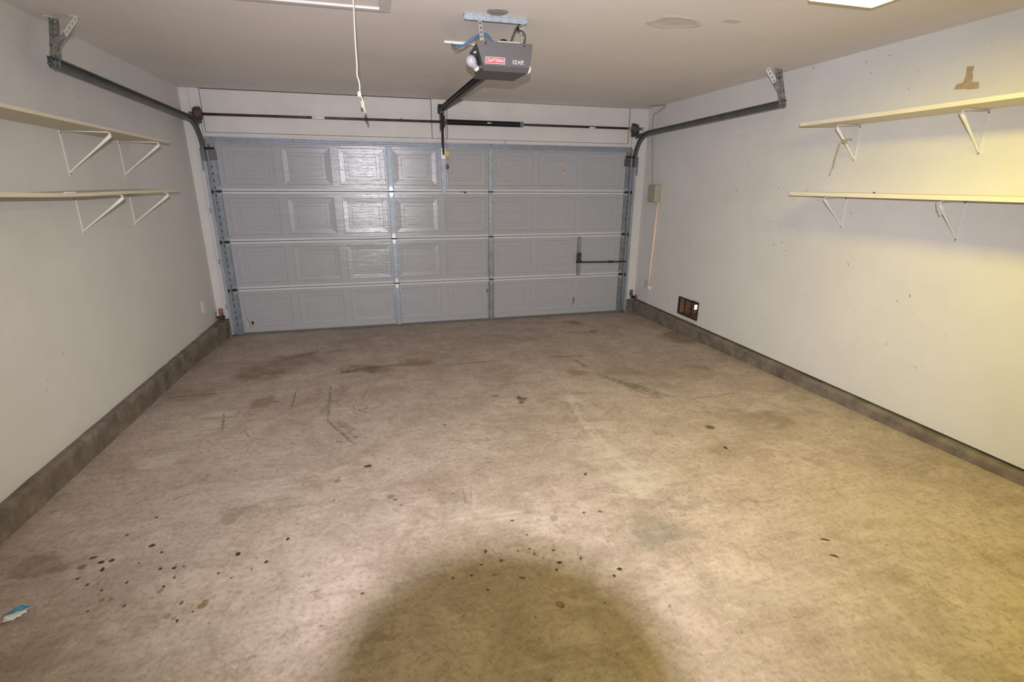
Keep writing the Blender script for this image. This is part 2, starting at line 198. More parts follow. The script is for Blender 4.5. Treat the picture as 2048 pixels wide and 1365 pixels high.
FLOOR_BANDS = [-3.0, 1.45, 1.60, 1.75, 1.90, 2.05, 2.2, 2.4, 2.8, 3.4, 4.1, 4.8, 8.0]
def floor_material(ya, yb):
    """stained concrete between depths ya and yb: the same slab everywhere, carrying the stains that reach into this band"""
    m, nt, N, L, B = nodes_of('stained_concrete')
    geo = N.new('ShaderNodeTexCoord')
    P = geo.outputs['Object']
    def noise(scale, detail=6, rough=0.6, vec=P, dist=0.0):
        n = N.new('ShaderNodeTexNoise'); n.inputs['Scale'].default_value = scale; n.inputs['Detail'].default_value = detail
        n.inputs['Roughness'].default_value = rough; n.inputs['Distortion'].default_value = dist
        L.new(vec, n.inputs['Vector']); return n
    def ramp(fac, a, b, ca, cb):
        r = N.new('ShaderNodeValToRGB'); e = r.color_ramp.elements
        e[0].position = a; e[1].position = b; e[0].color = (*ca, 1); e[1].color = (*cb, 1)
        L.new(fac, r.inputs[0]); return r.outputs[0]
    def rng(v, a, b, c=0.0, d=1.0):
        r = N.new('ShaderNodeMapRange'); r.inputs[1].default_value = a; r.inputs[2].default_value = b
        r.inputs[3].default_value = c; r.inputs[4].default_value = d
        L.new(v, r.inputs[0]); return r.outputs[0]
    def mul(a, b):
        q = N.new('ShaderNodeMath'); q.operation = 'MULTIPLY'
        for i, x in enumerate((a, b)):
            if isinstance(x, (int, float)): q.inputs[i].default_value = x
            else: L.new(x, q.inputs[i])
        return q.outputs[0]
    def mix(fac, a, b, mode='MIX'):
        q = N.new('ShaderNodeMixRGB'); q.blend_type = mode
        L.new(fac, q.inputs[0]) if not isinstance(fac, (int, float)) else setattr(q.inputs[0], 'default_value', fac)
        for i, x in ((1, a), (2, b)):
            if isinstance(x, tuple): q.inputs[i].default_value = (*x, 1)
            else: L.new(x, q.inputs[i])
        return q.outputs[0]
    big = noise(0.9, 5, 0.65, dist=0.4)
    base = ramp(big.outputs[0], 0.3, 0.7, (0.268, 0.212, 0.179), (0.421, 0.346, 0.305))
    med = noise(3.6, 9, 0.72, dist=0.5)
    base = mix(rng(med.outputs[0], 0.47, 0.66, 0, 0.65), base, (0.496, 0.412, 0.371))
    med2 = noise(2.3, 9, 0.75, dist=0.8)
    base = mix(rng(med2.outputs[0], 0.52, 0.68, 0, 0.62), base, (0.197, 0.141, 0.101))
    # brushed streaks across the slab
    mp = N.new('ShaderNodeMapping'); mp.inputs['Scale'].default_value = (1.2, 9, 1); mp.inputs['Rotation'].default_value = (0, 0, 0.22)
    L.new(P, mp.inputs[0])
    st = noise(3.0, 8, 0.75, vec=mp.outputs[0])
    base = mix(rng(st.outputs[0], 0.54, 0.68, 0, 0.42), base, (0.502, 0.422, 0.375))
    base = mix(rng(st.outputs[0], 0.47, 0.30, 0, 0.50), base, (0.218, 0.164, 0.125))
    m3 = noise(11, 8, 0.75, dist=0.6)
    base = mix(rng(m3.outputs[0], 0.53, 0.66, 0, 0.52), base, (0.202, 0.154, 0.120))
    base = mix(rng(m3.outputs[0], 0.45, 0.32, 0, 0.50), base, (0.470, 0.392, 0.347))
    fine = noise(42, 5, 0.7)
    base = mix(rng(fine.outputs[0], 0.49, 0.66, 0, 0.55), base, (0.185, 0.144, 0.111))
    fine2 = noise(85, 3, 0.7)
    base = mix(rng(fine2.outputs[0], 0.52, 0.72, 0, 0.34), base, (0.546, 0.457, 0.404))
    # named stains
    dn = noise(4.5, 6, 0.65)
    dv = mix(0.44, P, dn.outputs['Color'], 'ADD')
    dn2 = noise(22, 4, 0.7)
    dv = mix(0.06, dv, dn2.outputs['Color'], 'ADD')
    n9 = noise(16, 5, 0.75)
    lv = mix(0.022, P, n9.outputs['Color'], 'ADD')
    n10 = noise(95, 3, 0.6)
    lv = mix(0.014, lv, n10.outputs['Color'], 'ADD')
    tex = noise(8, 8, 0.7)
    wbrk = rng(st.outputs[0], 0.36, 0.64, 0.12, 0.9)
    lt = noise(26, 4, 0.7)
    lbrk = rng(lt.outputs[0], 0.40, 0.56, 0.15, 1.0)
    brk = rng(tex.outputs[0], 0.36, 0.56, 0.30, 1.0)
    for i_, (x, y, a, b, rz, k, s) in enumerate(STAINS+MARKS+SPOTS):
        reach = abs(math.sin(rz))*a+abs(math.cos(rz))*b+(0.03 if i_ >= len(STAINS) or (a < 0.05 and b < 0.05) else 0.16)
        if y+reach < ya or y-reach > yb: continue
        line = len(STAINS) <= i_ < len(STAINS)+len(MARKS)
        small = line or i_ >= len(STAINS) or (a < 0.05 and b < 0.05)
        mp = N.new('ShaderNodeMapping'); mp.vector_type = 'TEXTURE'
        off = 0.0 if small else 0.22
        off2 = 0.0 if small else 0.03
        mp.inputs['Location'].default_value = (x+off+off2, y+off+off2, 0)
        mp.inputs['Rotation'].default_value = (0, 0, rz)
        mp.inputs['Scale'].default_value = (a, b, 1000)
        if small:
            off = 0.0; off2 = 0.018
            mp.inputs['Location'].default_value = (x+off2, y+off2, 0)
        L.new(lv if small else dv, mp.inputs[0])
        ln = N.new('ShaderNodeVectorMath'); ln.operation = 'LENGTH'
        L.new(mp.outputs[0], ln.inputs[0])
        e = rng(ln.outputs['Value'], 0.75 if small or k == 'k' else 0.62, 1.02, min(1, s*1.55), 0)
        if k == 'w': e = mul(e, wbrk)
        if not small: e = mul(e, brk)
        elif line: e = mul(e, lbrk)
        base = mix(e, base, KCOL[k])
    # scattered oil drips, denser towards the left front and the middle
    dn3 = noise(60, 3, 0.6)
    dv2 = mix(0.03, P, dn3.outputs['Color'], 'ADD')
    def drips(scale, size, cx, cy, rad, seed):
        vo = N.new('ShaderNodeTexVoronoi'); vo.inputs['Scale'].default_value = scale; vo.voronoi_dimensions = '2D'
        mp = N.new('ShaderNodeMapping'); mp.inputs['Location'].default_value = (seed, seed*0.7, 0); mp.inputs['Scale'].default_value = (1, 1.5, 1)
        mp.inputs['Rotation'].default_value = (0, 0, 0.5)
        L.new(dv2, mp.inputs[0]); L.new(mp.outputs[0], vo.inputs['Vector'])
        sp2 = N.new('ShaderNodeSeparateColor'); L.new(vo.outputs['Color'], sp2.inputs[0])
        ad = N.new('ShaderNodeMath'); ad.operation = 'MULTIPLY_ADD'; ad.inputs[1].default_value = size*1.1
        L.new(sp2.outputs[1], ad.inputs[0]); L.new(vo.outputs['Distance'], ad.inputs[2])
        d = rng(ad.outputs[0], size*0.9, size*1.25, 1, 0)
        c = N.new('ShaderNodeVectorMath'); c.operation = 'DISTANCE'; c.inputs[1].default_value = (cx, cy, 0.11)
        L.new(P, c.inputs[0])
        md = rng(c.outputs['Value'], rad*0.25, rad, 0.95, 0.0)
        sep = N.new('ShaderNodeSeparateColor'); L.new(vo.outputs['Color'], sep.inputs[0])
        keep = rng(sep.outputs[0], 0.55, 0.6, 0, 1)
        return mul(mul(d, md), keep)
    base = mix(drips(6, 0.05, 0.6, 3.2, 3.6, 1.9), base, (0.109, 0.079, 0.053))
    L.new(base, B.inputs['Base Color'])
    B.inputs['Roughness'].default_value = 0.62
    B.inputs['Specular IOR Level'].default_value = 0.35
    bp = N.new('ShaderNodeBump'); bp.inputs['Strength'].default_value = 0.25; bp.inputs['Distance'].default_value = 0.004
    hb = noise(14, 8, 0.7)
    L.new(hb.outputs[0], bp.inputs['Height']); L.new(bp.outputs[0], B.inputs['Normal'])
    return m
FLOOR_MATS = [floor_material(a, b) for a, b in zip(FLOOR_BANDS, FLOOR_BANDS[1:])]

# ---------------------------------------------------------------- mesh helpers
V = Vector
WLOC = {}

def fz(y):
    """height of the sloping slab"""
    return 0.026*(6.3-y)

class MB:
    def __init__(s):
        s.v = []; s.f = []; s.sm = []
    def add(s, vs, fs, smooth=False):
        o = len(s.v); s.v += [V(p) for p in vs]
        for f in fs:
            s.f.append([i+o for i in f]); s.sm.append(smooth)
        return s
    def box(s, x0, x1, y0, y1, z0, z1):
        return s.add([(x0, y0, z0), (x1, y0, z0), (x1, y1, z0), (x0, y1, z0), (x0, y0, z1), (x1, y0, z1), (x1, y1, z1), (x0, y1, z1)],
                     [(0, 3, 2, 1), (4, 5, 6, 7), (0, 1, 5, 4), (1, 2, 6, 5), (2, 3, 7, 6), (3, 0, 4, 7)])
    def bbox(s, x0, x1, y0, y1, z0, z1, b=0.003, seg=2):
        """bevelled box"""
        bm = bmesh.new()
        bmesh.ops.create_cube(bm, size=1)
        for vt in bm.verts:
            vt.co = V(((x0+x1)/2+vt.co.x*(x1-x0), (y0+y1)/2+vt.co.y*(y1-y0), (z0+z1)/2+vt.co.z*(z1-z0)))
        bmesh.ops.bevel(bm, geom=bm.edges[:], offset=b, segments=seg, affect='EDGES', profile=0.6)
        return s.frombm(bm)
    def frombm(s, bm, smooth=False):
        bm.verts.ensure_lookup_table()
        for i, vt in enumerate(bm.verts): vt.index = i
        s.add([vt.co.copy() for vt in bm.verts], [[q.index for q in f.verts] for f in bm.faces], smooth)
        bm.free(); return s
    def bar(s, p0, p1, wd, th, up=(0, 0, 1)):
        """a flat bar from p0 to p1, wd wide sideways, th thick along up"""
        p0 = V(p0); p1 = V(p1); d = (p1-p0).normalized(); u = V(up)
        u = (u-d*u.dot(d)).normalized(); r = d.cross(u)
        vs = []
        for p in (p0, p1):
            for a, b in ((-1, -1), (1, -1), (1, 1), (-1, 1)):
                vs.append(p+r*a*wd/2+u*b*th/2)
        return s.add(vs, [(0, 3, 2, 1), (4, 5, 6, 7), (0, 1, 5, 4), (1, 2, 6, 5), (2, 3, 7, 6), (3, 0, 4, 7)])
    def prism(s, pts, off, smooth=False):
        """polygon pts extruded by off"""
        n = len(pts); off = V(off)
        vs = [V(p) for p in pts]+[V(p)+off for p in pts]
        fs = [list(range(n))[::-1], list(range(n, 2*n))]+[(i, (i+1) % n, (i+1) % n+n, i+n) for i in range(n)]
        return s.add(vs, fs, smooth)
    def tube(s, pts, r, seg=10, caps=True):
        pts = [V(p) for p in pts]; n = len(pts)
        rs = r if isinstance(r, (list, tuple)) else [r]*n
        t = [(pts[min(i+1, n-1)]-pts[max(i-1, 0)]).normalized() for i in range(n)]
        a = V((0, 0, 1)) if abs(t[0].z) < 0.9 else V((1, 0, 0))
        u = (a-t[0]*a.dot(t[0])).normalized()
        o = len(s.v)
        for i in range(n):
            u = (u-t[i]*u.dot(t[i])).normalized(); b = t[i].cross(u)
            for k in range(seg):
                an = 2*PI*k/seg
                s.v.append(pts[i]+(u*math.cos(an)+b*math.sin(an))*rs[i])
        for i in range(n-1):
            for k in range(seg):
                k2 = (k+1) % seg
                s.f.append([o+i*seg+k, o+i*seg+k2, o+(i+1)*seg+k2, o+(i+1)*seg+k]); s.sm.append(True)
        if caps:
            s.f.append([o+k for k in range(seg)][::-1]); s.sm.append(False)
            s.f.append([o+(n-1)*seg+k for k in range(seg)]); s.sm.append(False)
        return s
    def lathe(s, p0, axis, prof, seg=20, smooth=True):
        """prof: (distance along axis, radius)"""
        p0 = V(p0); ax = V(axis).normalized()
        a = V((0, 0, 1)) if abs(ax.z) < 0.9 else V((1, 0, 0))
        u = (a-ax*a.dot(ax)).normalized(); b = ax.cross(u); o = len(s.v); n = len(prof)
        for h, r in prof:
            for k in range(seg):
                an = 2*PI*k/seg
                s.v.append(p0+ax*h+(u*math.cos(an)+b*math.sin(an))*max(r, 1e-5))
        for i in range(n-1):
            for k in range(seg):
                k2 = (k+1) % seg
                s.f.append([o+i*seg+k, o+i*seg+k2, o+(i+1)*seg+k2, o+(i+1)*seg+k]); s.sm.append(smooth)
        s.f.append([o+k for k in range(seg)][::-1]); s.sm.append(False)
        s.f.append([o+(n-1)*seg+k for k in range(seg)]); s.sm.append(False)
        return s
    def sweep(s, prof, path, bx):
        """prof points (a along bx, b along the in-plane normal), along path"""
        path = [V(p) for p in path]; bx = V(bx); n = len(path); m = len(prof); o = len(s.v)
        for i in range(n):
            t = (path[min(i+1, n-1)]-path[max(i-1, 0)]).normalized(); nn = t.cross(bx).normalized()
            for a, b in prof: s.v.append(path[i]+bx*a+nn*b)
        for i in range(n-1):
            for k in range(m):
                k2 = (k+1) % m
                s.f.append([o+i*m+k, o+i*m+k2, o+(i+1)*m+k2, o+(i+1)*m+k]); s.sm.append(False)
        s.f.append([o+k for k in range(m)]); s.sm.append(False)
        s.f.append([o+(n-1)*m+k for k in range(m)][::-1]); s.sm.append(False)
        return s
    def build(s, name, m, parent=None, fix=True):
        me = bpy.data.meshes.new(name)
        off = WLOC.get(parent.name, V((0, 0, 0))) if parent else V((0, 0, 0))
        me.from_pydata([p-off for p in s.v], [], s.f)
        for p, sm in zip(me.polygons, s.sm): p.use_smooth = sm
        if fix:
            bm = bmesh.new(); bm.from_mesh(me); bmesh.ops.recalc_face_normals(bm, faces=bm.faces); bm.to_mesh(me); bm.free()
        me.materials.append(m)
        o = bpy.data.objects.new(name, me)
        COL.objects.link(o)
        if parent:
            o.parent = parent
            WLOC[o.name] = off
        return o

def tag(o, label=None, cat=None, group=None, kind=None):
    if label: o['label'] = label
    if cat: o['category'] = cat
    if group: o['group'] = group
    if kind: o['kind'] = kind
    return o
def thing(name, loc, label, cat, group=None, kind=None):
    o = bpy.data.objects.new(name, None); COL.objects.link(o)
    o.location = loc; o.empty_display_size = 0.1
    WLOC[o.name] = V(loc)
    return tag(o, label, cat, group, kind)
def solo(mb, name, m, label, cat, group=None, loc=None):
    """a thing that is one mesh, its origin at loc"""
    loc = V(loc) if loc else sum(mb.v, V((0, 0, 0)))/len(mb.v)
    mb.v = [p-loc for p in mb.v]
    o = mb.build(name, m); o.location = loc
    return tag(o, label, cat, group)
def struct(mb, name, m):
    return tag(mb.build(name, m), kind='structure')
def box(*a): return MB().box(*a)
def copy_tree(o, parent=None):
    c = o.copy(); COL.objects.link(c); c.parent = parent
    for ch in o.children: copy_tree(ch, c)
    return c

# ---------------------------------------------------------------- room shell
XL, XR, ZC, YD, YN = -1.884, 3.501, 2.68, 6.40, -2.3

f = MB()
ys = [YN-0.2]+FLOOR_BANDS[1:-1]+[6.75]
ny = len(ys)-1
for i in range(ny):
    f.add([(XL-0.15, ys[i], fz(ys[i])), (XR+0.15, ys[i], fz(ys[i])), (XR+0.15, ys[i+1], fz(ys[i+1])), (XL-0.15, ys[i+1], fz(ys[i+1]))], [(0, 1, 2, 3)])
f.add([(XL-0.15, ys[0], -0.2), (XR+0.15, ys[0], -0.2), (XR+0.15, ys[-1], -0.2), (XL-0.15, ys[-1], -0.2)], [(0, 3, 2, 1)])
flo = struct(f, 'floor', FLOOR_MATS[0])
for m_ in FLOOR_MATS[1:]: flo.data.materials.append(m_)
for i in range(ny): flo.data.polygons[i].material_index = i
for p_ in flo.data.polygons:
    if p_.index < ny and p_.normal.z < 0: p_.flip()
struct(box(XL-0.15, XR+0.15, YN-0.15, 6.75, ZC, ZC+0.12), 'ceiling', M['ceiling'])
struct(box(XL-0.12, XL, YN, 6.6, 0.2, ZC), 'wall_left', M['wall'])
# right wall with the opening of the floor-level vent
VY0, VY1, VZ0, VZ1 = 4.885, 5.275, 0.25, 0.452
wr = MB()
wr.box(XR, XR+0.12, YN, VY0, 0.195, ZC).box(XR, XR+0.12, VY1, 6.6, 0.195, ZC)
wr.box(XR, XR+0.12, VY0, VY1, 0.195, VZ0).box(XR, XR+0.12, VY0, VY1, VZ1, ZC)
struct(wr, 'wall_right', M['wall'])
struct(box(XL-0.12, XR+0.12, YN-0.12, YN, 0, ZC), 'wall_back_unseen', mat('dark_unseen_back_wall', (0.16, 0.13, 0.09), 0.7, stretch=(6, 1, 1)))  # unseen wall, coloured dark to cut the flash bounce
# wall around the garage door
wf = MB()
wf.box(XL, -1.745, YD, YD+0.15, 0, ZC).box(3.335, XR, YD, YD+0.15, 0, ZC).box(-1.745, 3.335, YD, YD+0.15, 2.19, ZC)
struct(wf, 'wall_front', M['header'])

# boards nailed over the header and jambs
def board(name, x0, x1, z0, z1, y0=YD-0.014):
    return struct(MB().bbox(x0, x1, y0, YD, z0, z1, 0.002, 1), name, M['header'])
board('trim_1', -1.686, 0.700, 2.254, 2.672)
board('trim_2', 0.706, 0.880, 2.254, 2.676)
board('trim_3', 0.886, 3.226, 2.254, 2.676)
board('trim_4', -1.70, 1.585, 2.192, 2.250, YD-0.022)
board('trim_5', 1.589, 3.236, 2.192, 2.250, YD-0.022)
struct(MB().prism([(-1.790, YD-0.020, 0.215), (-1.714, YD-0.020, 0.215), (-1.714, YD-0.020, 2.19), (-1.690, YD-0.020, 2.19), (-1.690, YD-0.020, 2.676), (-1.790, YD-0.020, 2.676)], (0, 0.020, 0)), 'trim_6', M['header'])
struct(MB().prism([(3.40, YD-0.020, 0.185), (3.312, YD-0.020, 0.185), (3.312, YD-0.020, 2.19), (3.234, YD-0.020, 2.19), (3.234, YD-0.020, 2.676), (3.40, YD-0.020, 2.676)], (0, 0.020, 0)), 'trim_7', M['header'])
struct(MB().bbox(XL, -1.795, YD-0.008, YD, 0.215, 2.678, 0.002, 1), 'trim_8', M['header'])
struct(MB().bbox(3.404, XR, YD-0.010, YD, 0.185, 2.678, 0.002, 1), 'trim_9', M['header'])

struct(MB().box(-1.70, 3.24, YD-0.004, YD-0.0005, 2.19, 2.679), 'seam_shade', M['gap_shade'])  # near-black sheet behind the boards, painting the shade in their seams

# concrete curbs that carry the walls
def curb(name, side):
    m = MB(); n = 60; rnd = random.Random(5 if side < 0 else 9)
    xw = XL-0.1 if side < 0 else XR+0.1
    rows = []
    for i in range(n+1):
        y = YN+(6.36-YN)*i/n
        zt = 0.2+0.010*(6.3-y) if side < 0 else 0.180
        zt += rnd.uniform(-0.002, 0.002)
        xf = (-1.832 if side < 0 else 3.452)+rnd.uniform(-0.003, 0.003)
        if side < 0: xf += 0.06*max(0, (y-5.2)/1.16)**1.2
        s_ = 1 if side < 0 else -1
        prof = [(xw, -0.05), (xf+0.004*s_, -0.05), (xf+0.002*s_, fz(y)+0.01), (xf, zt-0.022), (xf-0.006*s_, zt-0.008), (xf-0.018*s_, zt), (xw, zt)]
        rows.append([V((a, y, b)) for a, b in prof])
    k = len(rows[0]); o = len(m.v)
    for r in rows: m.v += r
    for i in range(n):
        for j in range(k):
            j2 = (j+1) % k
            m.f.append([i*k+j, i*k+j2, (i+1)*k+j2, (i+1)*k+j]); m.sm.append(False)
    m.f.append(list(range(k))); m.sm.append(False)
    m.f.append([n*k+j for j in range(k)][::-1]); m.sm.append(False)
    return struct(m, name, M['curb'])
curb('baseboard_left', -1)
curb('baseboard_right', 1)
struct(MB().bbox(XL, -1.745, 6.34, YD+0.05, -0.02, 0.206, 0.006), 'baseboard_front_left', M['curb'])
struct(MB().bbox(3.335, XR, 6.35, YD+0.05, -0.02, 0.178, 0.006), 'baseboard_front_right', M['curb'])
struct(box(XL-0.1, XL-0.03, YN, 6.5, -0.05, 0.3), 'left_gap_shade', M['gap_shade'])  # near-black strip painting the shade under the left wall
struct(box(XR+0.05, XR+0.1, YN, VY0-0.08, -0.05, 0.24), 'right_gap_shade', M['gap_shade'])  # near-black strip painting the shade in the right wall-base slit

# ---------------------------------------------------------------- garage door
DL, DR = -1.715, 3.315
SEC = [0.012, 0.550, 1.100, 1.650, 2.160]
Y0 = 6.402
door = thing('door_1', ((DL+DR)/2, Y0, 0), 'closed grey sectional garage door with embossed panels filling the far wall', 'garage door', kind='structure')
XP = [-1.577+0.6018*i for i in range(8)]
PW = 0.515

def panel_rings(m, x0, x1, z0, z1):
    # (inset x, inset z, depth)
    rings = [(0, 0, 0), (0.003, 0.003, 0.004), (0.006, 0.006, 0.0012), (0.060, 0.056, 0.0040), (0.0618, 0.0578, 0.0056),
             (0.064, 0.060, 0.0038), (0.100, 0.094, 0.0038), (0.1018, 0.0958, 0.0054), (0.104, 0.098, 0.0036)]
    prev = None
    for ix, iz, d in rings:
        a = [V((x0+ix, Y0+d, z0+iz)), V((x1-ix, Y0+d, z0+iz)), V((x1-ix, Y0+d, z1-iz)), V((x0+ix, Y0+d, z1-iz))]
        if prev:
            for k in range(4):
                m.add([prev[k], prev[(k+1) % 4], a[(k+1) % 4], a[k]], [(0, 1, 2, 3)])
        prev = a
    m.add(prev, [(0, 1, 2, 3)])

secs = []
for si in range(4):
    z0, z1 = SEC[si]+0.003, SEC[si+1]-0.003
    pz0, pz1 = SEC[si]+0.072, SEC[si+1]-(0.035 if si == 3 else 0.070)
    if si == 0: pz0 = 0.085
    m = MB()
    xs = [DL]+[q for x in XP for q in (x, x+PW)]+[DR]
    zs = [z0, pz0, pz1, z1]
    for i in range(len(xs)-1):
        for j in range(3):
            if i % 2 == 1 and j == 1:
                panel_rings(m, xs[i], xs[i+1], pz0, pz1)
            else:
                m.add([(xs[i], Y0, zs[j]), (xs[i+1], Y0, zs[j]), (xs[i+1], Y0, zs[j+1]), (xs[i], Y0, zs[j+1])], [(0, 1, 2, 3)])
    m.box(DL, DR, Y0+0.016, Y0+0.045, z0, z1)
    m.add([(DL, Y0, z0), (DR, Y0, z0), (DR, Y0+0.016, z0), (DL, Y0+0.016, z0)], [(0, 1, 2, 3)])
    m.add([(DL, Y0, z1), (DR, Y0, z1), (DR, Y0+0.016, z1), (DL, Y0+0.016, z1)], [(0, 1, 2, 3)])
    sec = m.build('door_section', M['door'], door, fix=False)
    secs.append(sec)
    # pale flanges along the joints
    if si > 0:
        MB().bbox(-1.625, 3.235, Y0-0.010, Y0, SEC[si]+0.003, SEC[si]+0.029, 0.002, 1).build('edge_flange', M['rail'], sec)
    if si < 3:
        MB().bbox(-1.625, 3.235, Y0-0.010, Y0, SEC[si+1]-0.029, SEC[si+1]-0.003, 0.002, 1).build('edge_flange', M['rail'], sec)
    if si == 0:
        MB().box(-1.625, 3.25, Y0-0.012, Y0, 0.0, 0.022).box(DL, DR, Y0-0.004, Y0+0.045, -0.003, 0.014).build('bottom_seal', M['rubber'], sec)
    # vertical stiffeners
    def stile(x, wd, za, zb, mt=M['galv'], y=Y0-0.014, name='stile'):
        q = MB()
        q.box(x-wd/2, x+wd/2, y, y+0.002, za, zb)
        q.box(x-wd/2, x-wd/2+0.002, y, Y0, za, zb).box(x+wd/2-0.002, x+wd/2, y, Y0, za, zb)
        q.box(x-wd/2-0.014, x-wd/2, Y0-0.002, Y0, za, zb).box(x+wd/2, x+wd/2+0.014, Y0-0.002, Y0, za, zb)
        o = q.build(name, mt, sec)
        h = MB()
        for t in (0.30, 0.52, 0.62, 0.80):
            zz = za+(zb-za)*t
            MB().lathe((x+random.Random(int(zz*999)).uniform(-.006, .006), y-0.0012, zz), (0, 1, 0), [(0, 0.0035), (0.001, 0.004)], 8).build('rivet', M['brass'], o)
        for t in (0.25, 0.45, 0.75):
            zz = za+(zb-za)*t
            MB().lathe((x+wd/2+0.007, Y0-0.004, zz), (0, 1, 0), [(0, 0.005), (0.002, 0.006)], 8).build('screw', M['brass'], o)
        return o
    za, zb = z0+0.002, z1-0.002
    stile(0.192, 0.056, za, zb if si < 3 else 2.150)
    stile(1.402, 0.056, za, zb if si < 3 else 2.150, M['galv'] if si > 1 else M['galv_dull'])
    # end stiffeners with their row of slots
    for xe, sgn in ((-1.664, 1), (3.264, -1)):
        q = MB(); wd = 0.070; y = Y0-0.012
        xa, xb = xe-wd/2, xe+wd/2
        # slotted edge on the side of the track
        slots = 7; sx0, sx1 = (xa+0.010, xa+0.020) if sgn > 0 else (xb-0.020, xb-0.010)
        q.box(xa, sx0, y, y+0.002, za, zb); q.box(sx1, xb, y, y+0.002, za, zb)
        hz = (zb-za)/slots
        for k in range(slots):
            zc = za+hz*(k+0.5)
            q.box(sx0, sx1, y, y+0.002, zc-hz/2, zc-0.011); q.box(sx0, sx1, y, y+0.002, zc+0.011, zc+hz/2)
        MB().box(sx0-0.004, sx1+0.004, Y0-0.003, Y0-0.0005, za, zb).build('slot_shade', M['gap_shade'], sec)  # near-black strip painting the shade seen through the slots
        q.box(xa, xa+0.002, y, Y0, za, zb).box(xb-0.002, xb, y, Y0, za, zb)
        q.build('end_stile', M['galv_dull'], sec)

# stiffener behind the opener arm, stiffener that carries the lock
sec = secs[3]
q = MB(); x = 0.824; y = Y0-0.020
q.box(x-0.029, x+0.029, y, y+0.002, 1.628, 2.150).box(x-0.029, x-0.027, y, Y0, 1.628, 2.15).box(x+0.027, x+0.029, y, Y0, 1.628, 2.15)
q.box(x-0.045, x-0.029, Y0-0.003, Y0, 1.66, 2.15).box(x+0.029, x+0.045, Y0-0.003, Y0, 1.66, 2.15)
st = q.build('opener_stile', M['galv'], sec)
for zz in (1.80, 1.835, 1.90, 1.97, 2.03): MB().lathe((x, y-0.0012, zz), (0, 1, 0), [(0, 0.0035), (0.001, 0.004)], 8).build('rivet', M['brass'], st)
sec = secs[1]
q = MB(); x = 2.622
q.box(x-0.026, x+0.022, Y0-0.016, Y0-0.014, 0.560, 1.075).box(x-0.026, x-0.024, Y0-0.016, Y0, 0.56, 1.075).box(x+0.020, x+0.022, Y0-0.016, Y0, 0.56, 1.075)
lst = q.build('lock_stile', M['galv_dull'], sec)
# the double-ribbed strut along the top edge
q = MB()
prof = [(0, 0.028), (0.012, 0.028), (0.012, 0.020), (0.003, 0.016), (0.003, 0.009), (0.014, 0.005), (0.014, -0.003), (0.003, -0.008), (0.003, -0.018), (0.010, -0.022), (0.010, -0.027), (0, -0.027)]
pts = [V((-1.705, Y0-0.020-a*1.4, 2.176+b)) for a, b in prof]
q.prism(pts, (4.985, 0, 0))
q.box(-1.705, 3.28, Y0-0.02, Y0, 2.149, 2.204)
q.build('top_strut', M['galv'], secs[3])
q = MB()
q.box(-1.705, 3.28, Y0-0.05, Y0-0.02, 2.204, 2.208)
q.build('strut_lip', M['galv_dull'], secs[3])
for xx in (0.19, 1.403, 0.42, -0.83, -0.70):
    MB().lathe((xx, Y0-0.046, 2.200), (0, 1, 0), [(0, 0.008), (0.02, 0.010)], 8).build('strut_bolt', M['brass'], secs[3])

# hinges
def hinge(xc, zc, parent, top=M['zinc']):
    y = Y0-0.018
    for sgn in (1, -1):
        q = MB()
        q.prism([(xc-0.024, y, zc+0.008*sgn), (xc+0.024, y, zc+0.008*sgn), (xc+0.020, y, zc+0.040*sgn), (xc+0.010, y, zc+0.062*sgn), (xc-0.010, y, zc+0.062*sgn), (xc-0.020, y, zc+0.040*sgn)], (0, -0.003, 0))
        q.prism([(xc-0.010, y-0.003, zc+0.012*sgn), (xc+0.010, y-0.003, zc+0.012*sgn), (xc, y-0.003, zc+0.045*sgn)], (0, -0.006, 0))
        q.build('hinge_leaf', top, parent)
    MB().tube([(xc-0.033, y-0.006, zc), (xc+0.033, y-0.006, zc)], 0.0065, 10).build('hinge_pin', M['dark'], parent)
for si in (1, 2, 3):
    zj = SEC[si]
    for xc, mt in ((0.192, M['zinc']), (1.402, M['galv'])):
        h = MB(); hp = thing_part = None
        base = MB().box(xc-0.026, xc+0.026, Y0-0.018, Y0-0.012, zj-0.05, zj+0.05).build('hinge', M['galv'], door)
        hinge(xc, zj, base, mt)
    for xe, sgn in ((-1.650, -1), (3.252, 1)):
        base = MB().box(xe-0.028, xe+0.028, Y0-0.018, Y0-0.012, zj-0.055, zj+0.055).build('roller_hinge', M['galv_dull'], door)
        q = MB()
        for s2 in (1, -1):
            q.bar((xe-0.020, Y0-0.020, zj+0.014*s2), (xe-0.006, Y0-0.030, zj+0.050*s2), 0.003, 0.016, (0, 1, 0))
            q.bar((xe+0.020, Y0-0.020, zj+0.014*s2), (xe+0.006, Y0-0.030, zj+0.050*s2), 0.003, 0.016, (0, 1, 0))
        q.build('hinge_leaf', M['zinc'], base)
        q = MB().box(xe-0.026, xe+0.026, Y0-0.050, Y0-0.016, zj-0.012, zj+0.010)
        q.tube([(xe-0.040*-sgn, Y0-0.062, zj-0.004), (xe+0.075*sgn, Y0-0.062, zj-0.004)], 0.0065, 8)
        q.build('roller_stem', M['dark'], base)
        xr = xe+0.062*sgn
        MB().lathe((xr-0.010, Y0-0.062, zj-0.004), (1, 0, 0), [(0, 0.016), (0.003, 0.023), (0.017, 0.023), (0.020, 0.016)], 16).build('roller', M['dark'], base)
